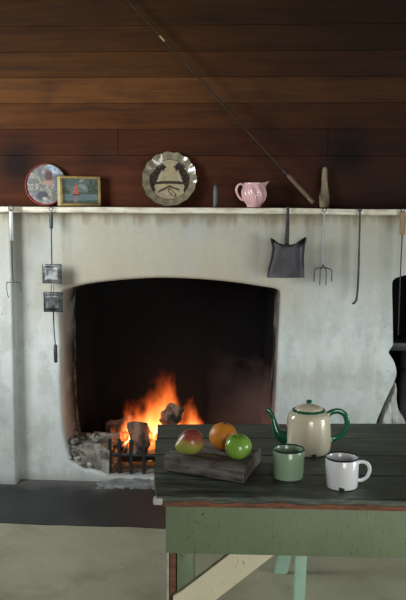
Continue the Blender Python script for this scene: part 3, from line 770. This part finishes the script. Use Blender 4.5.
rodp('handle', [(.012, 0, z7 + .003), (.012, 0, z7), (.0125, 0, (z7 + z8) / 2), (.013, 0, z8), (.013, 0, z8 - .003)], [.006, .0085, .0095, .009, .006], M['handle_black'])
# ash shovel
t, o = hung('ash_shovel', 'black sheet iron ash shovel hanging above the fireplace', 288, 208)
zt_ = L(288, 208).z
def L(px, py): return loc(px, py, o)
bm = bmesh.new(); tube(bm, [(0.0, 0, .006), (0, 0, -.01), (-.001, 0, L(287, 225).z), (L(286.5, 246).x, -.002, L(286.5, 246).z)], [.006, .007, .0095, .012], 10, flat=.55, up=(0, 1, 0))
mesh('handle', bm, M['black_iron'], t)
outl = [(270.2, 237.5), (273, 239), (278, 243), (284, 244.5), (290, 244.5), (296, 243.5), (301, 239.5), (305.5, 236.5), (306.4, 238.5), (304.6, 246), (303.8, 256), (304, 266), (304.4, 277.6), (286, 278), (267.2, 277.6), (268, 268), (270.5, 258), (272, 248), (270.5, 240.5)]
ol = [L(*q) for q in outl]; cx = sum(q.x for q in ol) / len(ol); cz = sum(q.z for q in ol) / len(ol)
bm = bmesh.new(); rgs = []
for k, dy in ((1.0, -.030), (0.975, -.031), (0.95, -.027), (0.86, -.006), (0.75, 0.0), (0.4, .001)):
    ring = []
    for q in ol:
        z = cz + (q.z - cz) * k; x = cx + (q.x - cx) * k
        low = max(0, min(1, (q.z - ol[13].z) / .05)); lip = dy * low
        if q.z < ol[13].z + .01: z = q.z + (cz - q.z) * (1 - k) * .6
        ring.append(bm.verts.new((x, lip, z)))
    rgs.append(ring)
for a, b in zip(rgs, rgs[1:]):
    for i in range(len(a)): bm.faces.new((a[i], a[(i + 1) % len(a)], b[(i + 1) % len(a)], b[i]))
bm.faces.new(rgs[-1])
ob = mesh('pan', bm, M['pan_iron'], t, angle=60)
so = ob.modifiers.new('thick', 'SOLIDIFY'); so.thickness = 0.0025; so.offset = -1
# four tined fork
t, o = hung('four_tined_fork', 'small steel fork with four curved tines hanging on the wall', 324.5, 210)
def L(px, py): return loc(px, py, o)
mesh('ring', tubes(ring_pts((0, 0, 0), .009, 14), .002, 8, closed=True), M['iron'], t)
zr = L(323, 267).z
mesh('shaft', tubes([(0, 0, -.008), (0, 0, -.12), (-.004, 0, zr * .6), (L(323, 267).x, 0, zr)], [.0040, .0042, .0035, .0035], 10), M['bright_steel'], t)
xm = L(323, 267).x
mesh('collar', tubes([(xm, 0, zr + .012), (xm, 0, zr - .004)], .006, 10), M['iron'], t)
for dx, ln in ((-.042, .070), (-.014, .088), (.015, .088), (.042, .068)):
    z0 = zr - .004
    mesh('tine', tubes(spline([(xm, 0, z0 + .004), (xm + dx * .55, -.004, z0 - .002), (xm + dx, -.007, z0 - .012), (xm + dx * 1.03, -.012, z0 - .045), (xm + dx * 1.05, -.006, z0 - ln)], 5), [.0026] * 15 + [.0024] * 5 + [.0012], 8), M['iron'], t)
# poker with hooked end
t, o = hung('hooked_poker', 'thin iron poker with small hooked end hanging near the right niche', 360, 210)
def L(px, py): return loc(px, py, o)
pk = spline([(0, 0, .004), L(359.8, 225), L(359.2, 245), L(358.6, 270), L(357.6, 290), L(356.5, 299), L(355, 302), L(353.4, 303.5), L(352.4, 302.8)], 5)
mesh('shaft', tubes(pk, [.0045] * 12 + [.0055] * (len(pk) - 16) + [.0045, .004, .003, .002], 8), M['iron'], t)
mesh('eye', tubes(ring_pts((0, 0, .0), .008, 14), .0026, 8, closed=True), M['iron'], t)
# wood handled spit
t, o = hung('wood_handled_skewer', 'thin iron skewer with tan wooden handle hanging at the far right', 403, 210)
def L(px, py): return loc(px, py, o)
zh0, zh1 = L(403, 212).z, L(403, 235).z
bm = bmesh.new(); tube(bm, [(0, 0, zh0 + .004), (0, 0, zh0), (0, 0, (zh0 + zh1) / 2), (0, 0, zh1 + .006), (0, 0, zh1)], [.008, .0125, .0145, .013, .007], 14)
mesh('handle', bm, M['tan_wood'], t)
mesh('shaft', tubes([(0, 0, zh1 + .01), (-.003, 0, L(402, 280).z), (-.004, 0, L(402, 335).z)], [.0035, .003, .0025], 8), M['iron'], t)
mesh('ring', tubes(ring_pts((0, 0, 0), .008, 14), .002, 8, closed=True), M['iron'], t)

# ------------------------------------------------------------------ the fire
def tiled_log(name, label, a, b, r, mat, endm, seed):
    a, b = Vector(a), Vector(b); d = b - a; n = 9; rings = []
    root = thing(name, label, 'log', a)
    bm = bmesh.new(); t = d.normalized(); s = t.cross(Vector((0, 0, 1))).normalized(); u = s.cross(t)
    for i in range(n + 1):
        ring = []
        for k in range(14):
            an = 2 * math.pi * k / 14; rr = r * (1 + .42 * mnoise.noise(Vector((math.cos(an) * 1.3, math.sin(an) * 1.3 + seed, i * .4))) + .16 * mnoise.noise(Vector((math.cos(an) * 4, math.sin(an) * 4 + seed, i * .8))))
            ring.append(bm.verts.new(d * (i / n) + rr * (s * math.cos(an) + u * math.sin(an))))
        rings.append(ring)
    for p_, q in zip(rings, rings[1:]):
        for k in range(14): bm.faces.new((p_[k], p_[(k + 1) % 14], q[(k + 1) % 14], q[k]))
    ends = [[v_.co.copy() for v_ in rings[0]], [v_.co.copy() for v_ in rings[-1]]]
    mesh('bark', bm, mat, root, angle=60)
    for e in ends:
        bm = bmesh.new(); c = sum(e, Vector()) / len(e); vs = [bm.verts.new(v_) for v_ in e]; cv = bm.verts.new(c + (c - d * .5).normalized() * .004)
        for k in range(14): bm.faces.new((vs[k], vs[(k + 1) % 14], cv))
        mesh('cut_end', bm, endm, root, smooth=False)
    return root
tiled_log('log', 'pale ash covered log end lying at the left of the grate', at(97, 441, .13), at(120, 440, .24), .042, M['log_ash'], M['log'], 1)
tiled_log('log', 'upright charred split log behind the grate bars', at(137, 455, .10), at(139, 423, .17), .056, M['log_brown'], M['log_brown'], 5)
tiled_log('log', 'brown log lying at the back left of the flames', at(108, 430, .32), at(132, 424, .40), .045, M['log_brown'], M['log_brown'], 9)
tiled_log('log', 'dark brown log in the middle of the flames', at(167, 424, .24), at(176, 408, .30), .052, M['log_brown'], M['log'], 13)
tiled_log('log', 'charred log lying along the bottom of the grate', at(128, 452, .2), at(215, 448, .22), .05, M['log'], M['log'], 17)
# grate
g = thing('fire_grate', 'black iron fire grate with upright bars under the burning logs', 'grate', (at(135, 470, .06).x, .06, .012))
def G(px, py, y=0.06): return at(px, py, y) - g.location
zbar = G(130, 455).z; xl, xr = G(105.5, 455).x, G(240, 455).x
mesh('front_bar', tubes([(xl, 0, zbar), (xr, 0, zbar)], .010, 10), M['iron'], g)
mesh('back_bar', tubes([(xl, .26, zbar), (xr, .26, zbar)], .010, 10), M['iron'], g)
for px in (110, 119.5, 131, 144, 157, 172, 188, 204, 220, 236):
    x = G(px, 455).x
    mesh('upright_bar', tubes([(x, -.004, .006), (x, -.004, zbar), (x, -.002, zbar + .085)], .0095, 8), M['black_iron'], g)
for k in range(12):
    x = xl + .02 + (xr - xl - .04) * k / 11; mesh('bottom_bar', tubes([(x, .0, zbar - .012), (x, .26, zbar - .012)], .008, 8), M['black_iron'], g)
for x in (xl + .02, xr - .02):
    for y in (0.0, .26): mesh('leg', tubes([(x, y, 0), (x, y, zbar + .01)], .010, 8), M['black_iron'], g)
# embers
for i, (px, py, y, s) in enumerate(((124.5, 436, .16, .028), (132, 446, .18, .03), (151, 444, .17, .03), (159, 440, .2, .035), (149, 436, .25, .03), (176, 440, .24, .045), (196, 440, .24, .04), (115, 441, .26, .028))):
    p = at(px, py, y); bm = bmesh.new(); rock(bm, (0, 0, 0), (s, s, s * 1.25), i + 3)
    o = mesh('ember', bm, M['ember'], angle=60); o.location = p
    tag(o, 'glowing orange ember in the grate', 'ember', 'embers in the grate')
# flames
fire = thing('fire', 'orange flames rising from the logs in the fireplace', 'fire', (at(160, 440, .3).x, .3, at(160, 440, .3).z))
for (px, pb, pt_, wpx, y) in ((163, 446, 366, 44, .36), (149, 448, 384, 40, .28), (190, 448, 392, 32, .28), (138, 448, 396, 28, .32), (129, 446, 396, 22, .28), (172, 444, 366, 28, .40), (153, 454, 398, 20, .17), (196, 440, 400, 18, .28)):
    a, b = at(px, pb, y), at(px, pt_, y); R_ = wpx / 178.0 * 0.62
    bm = bmesh.new(); bmesh.ops.create_cone(bm, cap_ends=True, segments=24, radius1=1.25, radius2=0.7, depth=1.0, matrix=Matrix.Translation((0, 0, .5)))
    o = mesh('flame', bm, M['flame'], fire, smooth=False)
    o.location = a - fire.location; o.scale = (R_, R_ * 0.7, b.z - a.z)
gl = bpy.data.lights.new('fire_glow', 'POINT'); gl.energy = 0.9; gl.color = (1.0, 0.42, 0.13); gl.shadow_soft_size = 0.07
go = bpy.data.objects.new('fire_glow', gl); COL.objects.link(go); go.location = at(165, 415, .27)
# ash heap
def heap(name, x0, x1, y0, y1, hfun, mat, n=60, m=40):
    bm = bmesh.new(); g_ = []
    for j in range(m + 1):
        row = []
        for i in range(n + 1):
            u, v_ = i / n, j / m; x = x0 + (x1 - x0) * u; y = y0 + (y1 - y0) * v_
            e = min(1, 6 * min(u, 1 - u, v_)) ; row.append(bm.verts.new((x, y, max(.001, (hfun(x, y, u, v_) - .004) * e + .001))))
        g_.append(row)
    for j in range(m):
        for i in range(n): bm.faces.new((g_[j][i], g_[j][i + 1], g_[j + 1][i + 1], g_[j + 1][i]))
    return mesh(name, bm, mat, angle=80)
o = heap('ash', at(92, 470, 0).x, at(265, 470, 0).x, -.14, .52, lambda x, y, u, v_: .006 + .034 * min(1, v_ * 3.2) ** .8 * (0.75 + .5 * mnoise.noise(Vector((x * 9, y * 9, 0)))) + .014 * mnoise.noise(Vector((x * 40, y * 40, 2))), M['ash'])
tag(o, 'pale grey wood ash heaped under the grate', 'ash', kind='stuff')
# rubble of the crumbled hob at the left
xa, xb = at(67, 460, 0).x, at(106, 460, 0).x
bm = bmesh.new(); zh = at(85, 446, .03).z; ng = 26; gr = []
for j in range(ng + 1):
    row = []
    for i in range(ng + 1):
        x = xa - .04 + (xb - xa + .05) * i / ng; t = j / ng
        if t < .4: y, z = .012 + .03 * (t / .4), zh * t / .4
        else: y, z = .042 + .26 * (t - .4) / .6, zh
        q = Vector((x, y, z)); k = mnoise.noise(q * 22) + .6 * mnoise.noise(q * 50 + Vector((5, 1, 0)))
        row.append(bm.verts.new((x, max(.004, y - .013 * k * (1 if t < .5 else 0)), max(0, z + .010 * k * (1 if t > .3 else 0)) - .03 * max(0, i / ng - .8) / .2)))
    gr.append(row)
for j in range(ng):
    for i in range(ng): bm.faces.new((gr[j][i], gr[j][i + 1], gr[j + 1][i + 1], gr[j + 1][i]))
for side in (0, ng):
    fl = [bm.verts.new((gr[j][side].co.x, gr[j][side].co.y, -.002)) for j in range(ng + 1)]
    for j in range(ng): bm.faces.new((gr[j][side], gr[j + 1][side], fl[j + 1], fl[j]))
struct(mesh('trim_hob', bm, M['stone'], angle=30), 'crumbled hob at the left of the grate')
k = 0
for i in range(22):
    px = random.uniform(69, 106); py = random.uniform(438, 447) if i < 12 else random.uniform(450, 466)
    y = random.uniform(.05, .26) if i < 12 else .012
    s = random.uniform(.012, .034) if i < 12 else random.uniform(.007, .014)
    zz = at(85, 445, .03).z
    p = at(px, py, y)
    if i < 12: p.z = zz + s * .45
    else: p.z = max(p.z, 0.04)
    bm = bmesh.new(); rock(bm, (0, 0, 0), (s * 1.5, s, s * .62), i + 20, M=Matrix.Rotation(i * 1.3, 3, 'Z'), rough=.5)
    o = mesh('rubble_stone', bm, M['stone'] if i % 4 else M['pale_rubble'], smooth=False); o.location = p
    tag(o, 'small ashy stone in the crumbled left corner of the fireplace', 'stone', 'rubble stones beside the grate')

# ------------------------------------------------------------------ the second opening at the right
p0, p1 = at(389, 350, .0), at(454, 350, .0)
struct(mesh('trim_lintel', boxes((p0.x + .012, .004, at(400, 351, 0).z), (p1.x, .40, at(400, 343, 0).z), .003), M['handle_black']), 'dark iron plate across the right opening')
pd = at(421, 440, .16)
dr = thing('metal_drum', 'slate blue metal drum standing inside the lower right opening', 'drum', (pd.x, .16, .012))
zt_ = at(400, 350, .05).z
bm = bmesh.new(); lathe(bm, [(0, .0), (.125, .0), (.13, .01), (.13, .2), (.125, .33), (.123, zt_ - .03), (.116, zt_ - .012), (0, zt_ - .012)], 40)
mesh('body', bm, M['slate'], dr)
for z in (zt_ * .42, zt_ * .82):
    bm = bmesh.new(); lathe(bm, [(.125, z - .012), (.134, z - .010), (.136, z), (.134, z + .010), (.125, z + .012)], 40); mesh('band', bm, M['iron'], dr)
out = [at(a, b, .0) for a, b in ((381, 426), (384.5, 414), (388, 405), (391.5, 397), (394, 390), (396, 384), (397.5, 388), (397, 395), (398, 404), (400, 412), (405, 420), (409, 432), (412, 450), (378, 450), (379, 438))]
out = [Vector(q) for q in spline([tuple(q) for q in out] + [tuple(out[0])], 3)][:-1]; cc = Vector((sum(q.x for q in out) / len(out), 0, min(q.z for q in out) + .06))
bm = bmesh.new(); prev = None
for k, y in ((1.0, .14), (1.0, .035), (.93, .014), (.7, .004), (.35, .0)):
    vs = [bm.verts.new(Vector((cc.x + (q.x - cc.x) * k, y + .012 * mnoise.noise(q * 30 + Vector((0, k * 4, 0))), cc.z + (q.z - cc.z) * k))) for q in out]
    if prev:
        for i in range(len(vs)): bm.faces.new((prev[i], prev[(i + 1) % len(vs)], vs[(i + 1) % len(vs)], vs[i]))
    prev = vs
bm.faces.new(prev)
tag(mesh('plaster_lump', bm, M['pale_rubble'], angle=30), 'broken white plaster lump at the foot of the right opening beside the drum', 'plaster lump')

# ------------------------------------------------------------------ table
TZ = 0.735; TT = 0.027
FL, FR, BL, BR = atz(152.5, 494.5, TZ), atz(406, 499.5, TZ), atz(158, 424.5, TZ), atz(406, 423.5, TZ)
ex = (FR - FL).normalized(); eb = (BR - BL).normalized()
tb = thing('wooden_table', 'old green painted wooden table with dark weathered top and cross brace', 'table', (FL.x, FL.y, 0), math.atan2(ex.y, ex.x))
inv = Matrix.Rotation(-tb.rotation_euler.z, 3, 'Z')
def T(p): return inv @ (Vector(p) - tb.location)
bl = T(BL); LEN = 1.30; DEP = bl.y; sk = bl.x / DEP
bk = (inv @ eb); bslope = bk.y / bk.x
def back(x): return DEP + bslope * (x - bl.x)
# top boards, laid lengthwise, with narrow gaps; the front edge worn
bm = bmesh.new(); nb = 4
for k in range(nb):
    rows = []
    for i in range(41):
        s = i / 40; fx = LEN * s
        def yy(t, x): return back(x) * t
        t0, t1 = k / nb, (k + 1) / nb
        g0 = .0005 if k else 0; g1 = .0005 if k < nb - 1 else 0
        y0 = yy(t0, fx) + g0; y1 = yy(t1, fx) - g1
        w0 = .0022 * mnoise.noise(Vector((fx * 16, k, 0))) if k == 0 else 0
        e = .004 * mnoise.noise(Vector((0, k * 3.1, 5))) if i in (0, 40) else 0
        x0 = fx + sk * y0 + e; x1 = fx + sk * y1 + e
        if i == 0 and k == 0: x0 += .010; 
        dz = .0012 * mnoise.noise(Vector((fx * 4, k * 2.0, 9)))
        b_ = .004
        rows.append([bm.verts.new(q) for q in ((x0, y0 + w0, TZ - TT), (x0, y0 + w0, TZ - b_ + dz), (x0 + (x1 - x0) * .02, y0 + w0 + b_, TZ + dz), (x1, y1 - b_, TZ + dz), (x1, y1, TZ - b_ + dz), (x1, y1, TZ - TT))])
    for a, b in zip(rows, rows[1:]):
        for q in range(6): bm.faces.new((a[q], a[(q + 1) % 6], b[(q + 1) % 6], b[q]))
    bm.faces.new(rows[0]); bm.faces.new(list(reversed(rows[-1])))
mesh('tabletop', bm, M['tabletop'], tb, angle=25)
# bare red strip along the lower front edge, and the worn white corner
bm = bmesh.new(); rows = []
for i in range(61):
    x = .028 + (LEN - .03) * i / 60; h = .010 + .009 * mnoise.noise(Vector((x * 14, 2, 0))); yv = -.0022 + .001 * mnoise.noise(Vector((x * 16, 0, 0)))
    rows.append([bm.verts.new(q) for q in ((x, yv, TZ - TT - .003), (x, yv - .001, TZ - TT + h), (x, .008, TZ - TT + h), (x, .008, TZ - TT - .003))])
for a, b in zip(rows, rows[1:]):
    for q in range(4): bm.faces.new((a[q], a[(q + 1) % 4], b[(q + 1) % 4], b[q]))
bm.faces.new(rows[0]); bm.faces.new(rows[-1])
o = mesh('edge_strip', bm, M['red_wood'], tb); o['label'] = 'bare reddish front edge'
bm = bmesh.new(); box(bm, (.001, -.003, TZ - TT - .001), (.026, .018, TZ - .009), .004)
o = mesh('worn_corner', bm, M['white_chip'], tb); o['label'] = 'worn white corner'
AH = 0.137; AZ = TZ - TT - AH
ax = T(atz(165, 530, TZ - .09)).x
a_l = .032
mesh('front_apron', boxes((a_l, .020, AZ), (LEN - .04, .044, TZ - TT), .002), M['green'], tb)
mesh('back_apron', boxes((a_l + sk * DEP * .9, DEP - .055, AZ), (LEN - .06, DEP - .03, TZ - TT), .002), M['green'], tb)
mesh('side_apron', boxes((a_l + .004, .046, AZ + .01), (a_l + .024, DEP - .06, TZ - TT), .002), M['green'], tb)
mesh('side_apron', boxes((LEN - .07, .046, AZ + .01), (LEN - .045, DEP - .06, TZ - TT), .002), M['green'], tb)
def leg(x, y, flip=1):
    l = mesh('leg', boxes((min(x, x + flip * .046), y, 0), (max(x, x + flip * .046), y + .05, TZ - TT), .003), M['green'], tb)
    return l
l1 = leg(a_l + .027, .046)
o = mesh('edge_board', boxes((a_l + .0005, .046, 0), (a_l + .006, .105, AZ + .008), .001), M['white_chip'], l1); o['label'] = 'white edged outer board'
o = mesh('inner_board', boxes((a_l + .008, .052, 0), (a_l + .024, .110, AZ + .008), .001), M['red_wood'], l1); o['label'] = 'bare red inner board'
leg(a_l + .027 + sk * DEP * .85, DEP - .11); leg(LEN - .075, .046, -1); leg(LEN - .075, DEP - .11, -1)
# diagonal brace
yb = .030
def BZ(px, py):
    # the point of the brace's plane seen there
    q = Vector((tb.location.x, tb.location.y, 0)) + Matrix.Rotation(tb.rotation_euler.z, 3, 'Z') @ Vector((0, yb, 0)); nrm = Matrix.Rotation(tb.rotation_euler.z, 3, 'Z') @ Vector((0, 1, 0))
    d_ = RM @ Vector(((px - 203) / 833.33, (300 - py) / 833.33, -1)); return T(CAM + d_ * ((q - CAM).dot(nrm) / d_.dot(nrm)))
A, B, C_, D_ = BZ(174, 596), BZ(236, 551), BZ(282, 551), BZ(216, 600)
du = (B - A) / (B.x - A.x); dl = (C_ - D_) / (C_.x - D_.x)
x_left = A.x - .002
pA = A + du * (x_left - A.x); pD = D_ + dl * (x_left - D_.x)
top_z = AZ + .05; pB = A + du * ((top_z - A.z) / du.z); pC = D_ + dl * ((top_z - D_.z) / dl.z)
bm = bmesh.new(); prism(bm, [(q.x, q.z) for q in (pA, pB, pC, pD)], .0445 if False else .0445, .0455)
bm.free(); bm = bmesh.new(); prism(bm, [(q.x, q.z) for q in (pA, pB, pC, pD)], .024, .0455)
for v_ in bm.verts:
    if v_.co.z > AZ - .01: v_.co.y += .021
br = mesh('brace', bm, M['cream_paint'], tb, smooth=False)

# ------------------------------------------------------------------ bench behind the table
st = thing('mint_bench', 'mint green bench with splayed legs standing behind the table', 'bench', (0, 0, 0))
f1 = atz(280.5, 573, 0.0); f2 = atz(298, 617, 0.0)
f1, f2 = Vector((f1.x, f1.y)), Vector((f2.x, f2.y)); BLN = 1.15
st.location = (f1.x, (f1.y + f2.y) / 2, 0); hw = (f1.y - f2.y) / 2; SHT = 0.43; dx = f2.x - f1.x
mesh('seat', boxes((-.06, -hw - .01, SHT), (BLN + .06, hw + .01, SHT + .028), .006), M['mint'], st)
for (fx, fy, hx) in ((0, hw, .09), (dx, -hw, dx + .012), (BLN, hw, BLN - .09), (BLN, -hw, BLN - .05)):
    bm = bmesh.new(); rr = []; wx, wy = (.026, .013) if fy > 0 else (.020, .020)
    for q in (Vector((fx, fy, 0)), Vector((hx, fy * .9, SHT))): rr.append([bm.verts.new(q + Vector((a * wx, b * wy, 0))) for a, b in ((-1, -1), (1, -1), (1, 1), (-1, 1))])
    for i in range(4): bm.faces.new((rr[0][i], rr[0][(i + 1) % 4], rr[1][(i + 1) % 4], rr[1][i]))
    bm.faces.new(rr[0]); bm.faces.new(rr[1])
    bmesh.ops.bevel(bm, geom=list(bm.edges), offset=.003, segments=2, affect='EDGES')
    mesh('leg', bm, M['mint'], st)

# ------------------------------------------------------------------ on the table
ON = TZ + .0016
# chopping block
a, b, c = atz(164, 471, TZ), atz(244, 484.5, TZ), atz(264.5, 463, TZ)
u = (b - a); ang = math.atan2(u.y, u.x); LB = u.length
bk_ = thing('chopping_block', 'thick dark old chopping block on the table under the fruit', 'chopping board', (a.x, a.y, ON), ang)
DB = (c - b).length * .985; HB = 0.043
bm = bmesh.new(); v = bmesh.ops.create_grid(bm, x_segments=1, y_segments=1, size=.5)['verts']; bm.clear()
box(bm, (0, 0, 0), (LB, DB, HB), .004, 3)
bmesh.ops.subdivide_edges(bm, edges=[e for e in bm.edges if e.calc_length() > .03], cuts=10, use_grid_fill=True)
for v_ in bm.verts: v_.co += Vector((.002 * mnoise.noise(v_.co * 30), .003 * mnoise.noise(v_.co * 22 + Vector((3, 0, 0))), .0025 * mnoise.noise(v_.co * 18 + Vector((0, 7, 0))) if v_.co.z > .01 else 0))
for v_ in bm.verts: v_.co.x -= .176 * v_.co.y      # the ends are not cut square
mesh('slab', bm, M['block'], bk_, angle=50)
BT = ON + HB + .0005
# fruit
def on_block(px, py, h): return atz(px, py, BT + h)
p = on_block(239, 446, .033)
ap = thing('apple', 'shiny green apple at the right of the chopping block', 'apple', (p.x, p.y, BT))
R = .0375
prof = []
for i in range(25):
    th = math.pi * i / 24; r = R * math.sin(th) * (1 + .06 * math.cos(th)); z = -R * .93 * math.cos(th)
    if i > 18: z -= .011 * ((i - 18) / 6) ** 2
    if i < 4: z += .004 * ((4 - i) / 4) ** 2
    prof.append((r if 0 < i < 24 else 0, z + R * .91))
bm = bmesh.new(); lathe(bm, prof, 36, rfun=lambda a, z: 1 + .015 * math.cos(5 * a))
mesh('skin', bm, M['apple'], ap, angle=80).rotation_euler = (rad(8), rad(-4), 0)
mesh('stem', tubes(spline([(0, -.007, .053), (.002, -.008, .063), (.006, -.010, .070)], 4), .0016, 6), M['stem'], ap)
p = on_block(223, 436.5, .037)
og = thing('orange', 'ripe orange behind the green apple on the block', 'orange', (p.x, p.y, BT))
R = .0400; bm = bmesh.new(); lathe(bm, [(R * math.sin(math.pi * i / 24) if 0 < i < 24 else 0, R * .96 - R * .96 * math.cos(math.pi * i / 24) - (.002 if i > 22 else 0)) for i in range(25)], 36)
mesh('peel', bm, M['orange'], og, angle=80)
bm = bmesh.new(); lathe(bm, [(.0, .0805), (.003, .080), (.0045, .0775), (.0055, .0755)], 10, rfun=lambda a, z: 1 + .2 * math.cos(5 * a), M=Matrix.Translation((.006, 0, -.001)))
mesh('stem_button', bm, M['stem'], og)
p = on_block(189.5, 443, .032)
pr = thing('pear', 'red and yellow pear lying on its side at the left of the block', 'pear', (p.x, p.y, BT))
prof = spline([(0, -.036), (.012, -.037), (.024, -.031), (.0325, -.013), (.033, .005), (.027, .021), (.019, .033), (.0135, .042), (.008, .047), (0, .048)], 5)
prof[0] = (0, prof[0][1]); prof[-1] = (0, prof[-1][1]); prof = [(max(0, r), z) for r, z in prof]
Mx = Matrix.Translation((.003, 0, .0315)) @ Matrix.Rotation(rad(20), 4, 'Z') @ Matrix.Rotation(rad(-113), 4, 'Y') @ Matrix.Diagonal((1.06, 1.06, .94, 1))
bm = bmesh.new(); lathe(bm, prof, 32, M=Mx); zmin = min(v_.co.z for v_ in bm.verts)
for v_ in bm.verts: v_.co.z -= zmin
mesh('skin', bm, M['pear'], pr, angle=80)
q0 = Mx @ Vector((0, 0, .046)); q1 = Mx @ Vector((.002, .002, .053)); q2 = Mx @ Vector((.005, .004, .058))
mesh('stem', tubes([q0 - Vector((0, 0, zmin)), q1 - Vector((0, 0, zmin)), q2 - Vector((0, 0, zmin))], .0016, 6), M['stem'], pr)

def mug(name, label, px, py, R, H, body, rim, ang, chips=()):
    p = atz(px, py, TZ); t = thing(name, label, 'mug', (p.x, p.y, ON), 0)
    bm = bmesh.new()
    lathe(bm, [(0, .003), (R * .86, .003), (R * .90, 0), (R * .94, .001), (R * .965, .006), (R * .965, .011), (R * .985, .02), (R, .05), (R, H - .002), (R - .0015, H), (R - .003, H - .002), (R - .003, .05), (R - .005, .012), (R - .014, .006), (0, .005)], 56)
    b_ = mesh('body', bm, body, t)
    bm = bmesh.new(); tube(bm, ring_pts((0, 0, H - .0005), R - .0008, 56, 'Z'), .0023, 8, closed=True); mesh('rim', bm, rim, t)
    ca, sa = math.cos(ang), math.sin(ang)
    hp = spline([(R - .003, H * .80), (R + .010, H * .84), (R + .024, H * .76), (R + .029, H * .56), (R + .023, H * .34), (R + .010, H * .22), (R - .003, H * .20)], 6)
    bm = bmesh.new(); tube(bm, [(r * ca, r * sa, z) for r, z in hp], .0048, 10, flat=.45, up=(0, 0, 1) if False else (-sa, ca, 0))
    mesh('handle', bm, body if rim is not M['rim_dark'] else body, t)
    for (a0, z0, s) in chips:
        bm = bmesh.new(); rc = R * .985 + .0006; vs = []
        cv = bm.verts.new((rc * math.cos(a0), rc * math.sin(a0), z0))
        for i in range(12):
            k = 2 * math.pi * i / 12; s_ = s * (1 + .25 * math.sin(3 * k + 1)); a1 = a0 + s_ * math.cos(k) / R; z1_ = max(.001, z0 + s_ * .8 * math.sin(k)); rr = (R * (.965 if z1_ < .012 else .985)) + .001
            vs.append(bm.verts.new((rr * math.cos(a1), rr * math.sin(a1), z1_)))
        for i in range(12): bm.faces.new((cv, vs[i], vs[(i + 1) % 12]))
        o_ = mesh('chip', bm, M['chip'], t); o_['label'] = 'black chip in the enamel'
    return t
mug('enamel_mug', 'pale green enamel mug with dark rim beside the chopping block', 288, 477.5, .0425, .079, M['mug_green'], M['rim_dark'], rad(52))
mug('enamel_mug', 'white enamel mug with dark rim and black chip', 341.5, 486.5, .0435, .079, M['mug_white'], M['rim_blue'], rad(2), [(rad(-96), .004, .0075)])
# teapot
p = atz(308, 452, TZ); tp = thing('enamel_teapot', 'cream enamel teapot with green spout and handle', 'teapot', (p.x, p.y, ON), 0)
prof = spline([(0, .002), (.052, .002), (.058, .0), (.064, .006), (.0675, .020), (.068, .040), (.0665, .070), (.0645, .092), (.0625, .106), (.058, .117), (.050, .1235), (.0475, .126)], 5)
bm = bmesh.new(); lathe(bm, [(max(0, r), z) for r, z in prof] + [(.043, .126), (.043, .112), (0, .112)], 64)
mesh('body', bm, M['cream'], tp)
bm = bmesh.new(); tube(bm, ring_pts((0, 0, .1265), .0475, 56, 'Z'), .0028, 8, closed=True); o = mesh('collar', bm, M['green_enamel'], tp); o['label'] = 'green collar'
ld = None
bm = bmesh.new(); lathe(bm, [(0, .127), (.0415, .127), (.0425, .129), (.041, .133), (.035, .1375), (.022, .143), (.010, .145), (.005, .1455), (0, .1455)], 48); ld = mesh('lid', bm, M['cream'], tp)
bm = bmesh.new(); tube(bm, ring_pts((0, 0, .1295), .0425, 48, 'Z'), .0018, 8, closed=True); mesh('lid_rim', bm, M['green_enamel'], ld)
bm = bmesh.new(); lathe(bm, [(0, .144), (.005, .144), (.0045, .147), (.0085, .150), (.0092, .154), (.007, .1575), (0, .159)], 24); mesh('knob', bm, M['green_enamel'], ld)
sp = spline([(-.052, 0, .040), (-.072, 0, .042), (-.092, 0, .056), (-.101, 0, .078), (-.107, 0, .102), (-.116, 0, .120), (-.126, 0, .127)], 6)
m = len(sp); rr_ = [.0255 - .0165 * min(1, i / (m * .62)) - .002 * (i / m) for i in range(m)]
bm = bmesh.new(); tube(bm, sp, rr_, 18, up=(0, 1, 0)); sp_o = mesh('spout', bm, M['green_enamel'], tp); sp_o['label'] = 'green curved spout'
hp = spline([(.056, 0, .114), (.072, 0, .124), (.092, 0, .125), (.109, 0, .112), (.114, 0, .088), (.106, 0, .063), (.088, 0, .046), (.064, 0, .038)], 6)
bm = bmesh.new(); tube(bm, hp, [.0085 if 2 < i < len(hp) - 4 else .0095 for i in range(len(hp))], 12, flat=.55, up=(0, 1, 0)); o = mesh('handle', bm, M['green_enamel'], tp); o['label'] = 'green ear shaped handle'
for q, s in (((.057, 0, .114), .008), ((.064, 0, .039), .009)):
    bm = bmesh.new(); lathe(bm, [(0, -s), (s * .8, -s * .6), (s, 0), (s * .8, s * .6), (0, s)], 14, M=Matrix.Translation(q) @ Matrix.Rotation(rad(90), 4, 'Y')); mesh('handle_socket', bm, M['cream'], tp)
bm = bmesh.new(); vs = []; a0 = rad(-78); cv = bm.verts.new((.0672 * math.cos(a0), .0672 * math.sin(a0), .008))
for i in range(12):
    k = 2 * math.pi * i / 12; a1 = a0 + .0075 * math.cos(k) / .066; z = .007 + .0045 * math.sin(k); r = .0650 + .0022 * min(1, z / .011) ; vs.append(bm.verts.new((r * math.cos(a1), r * math.sin(a1), z)))
for i in range(12): bm.faces.new((cv, vs[i], vs[(i + 1) % 12]))
o = mesh('chip', bm, M['chip'], tp); o['label'] = 'black chip in the enamel'
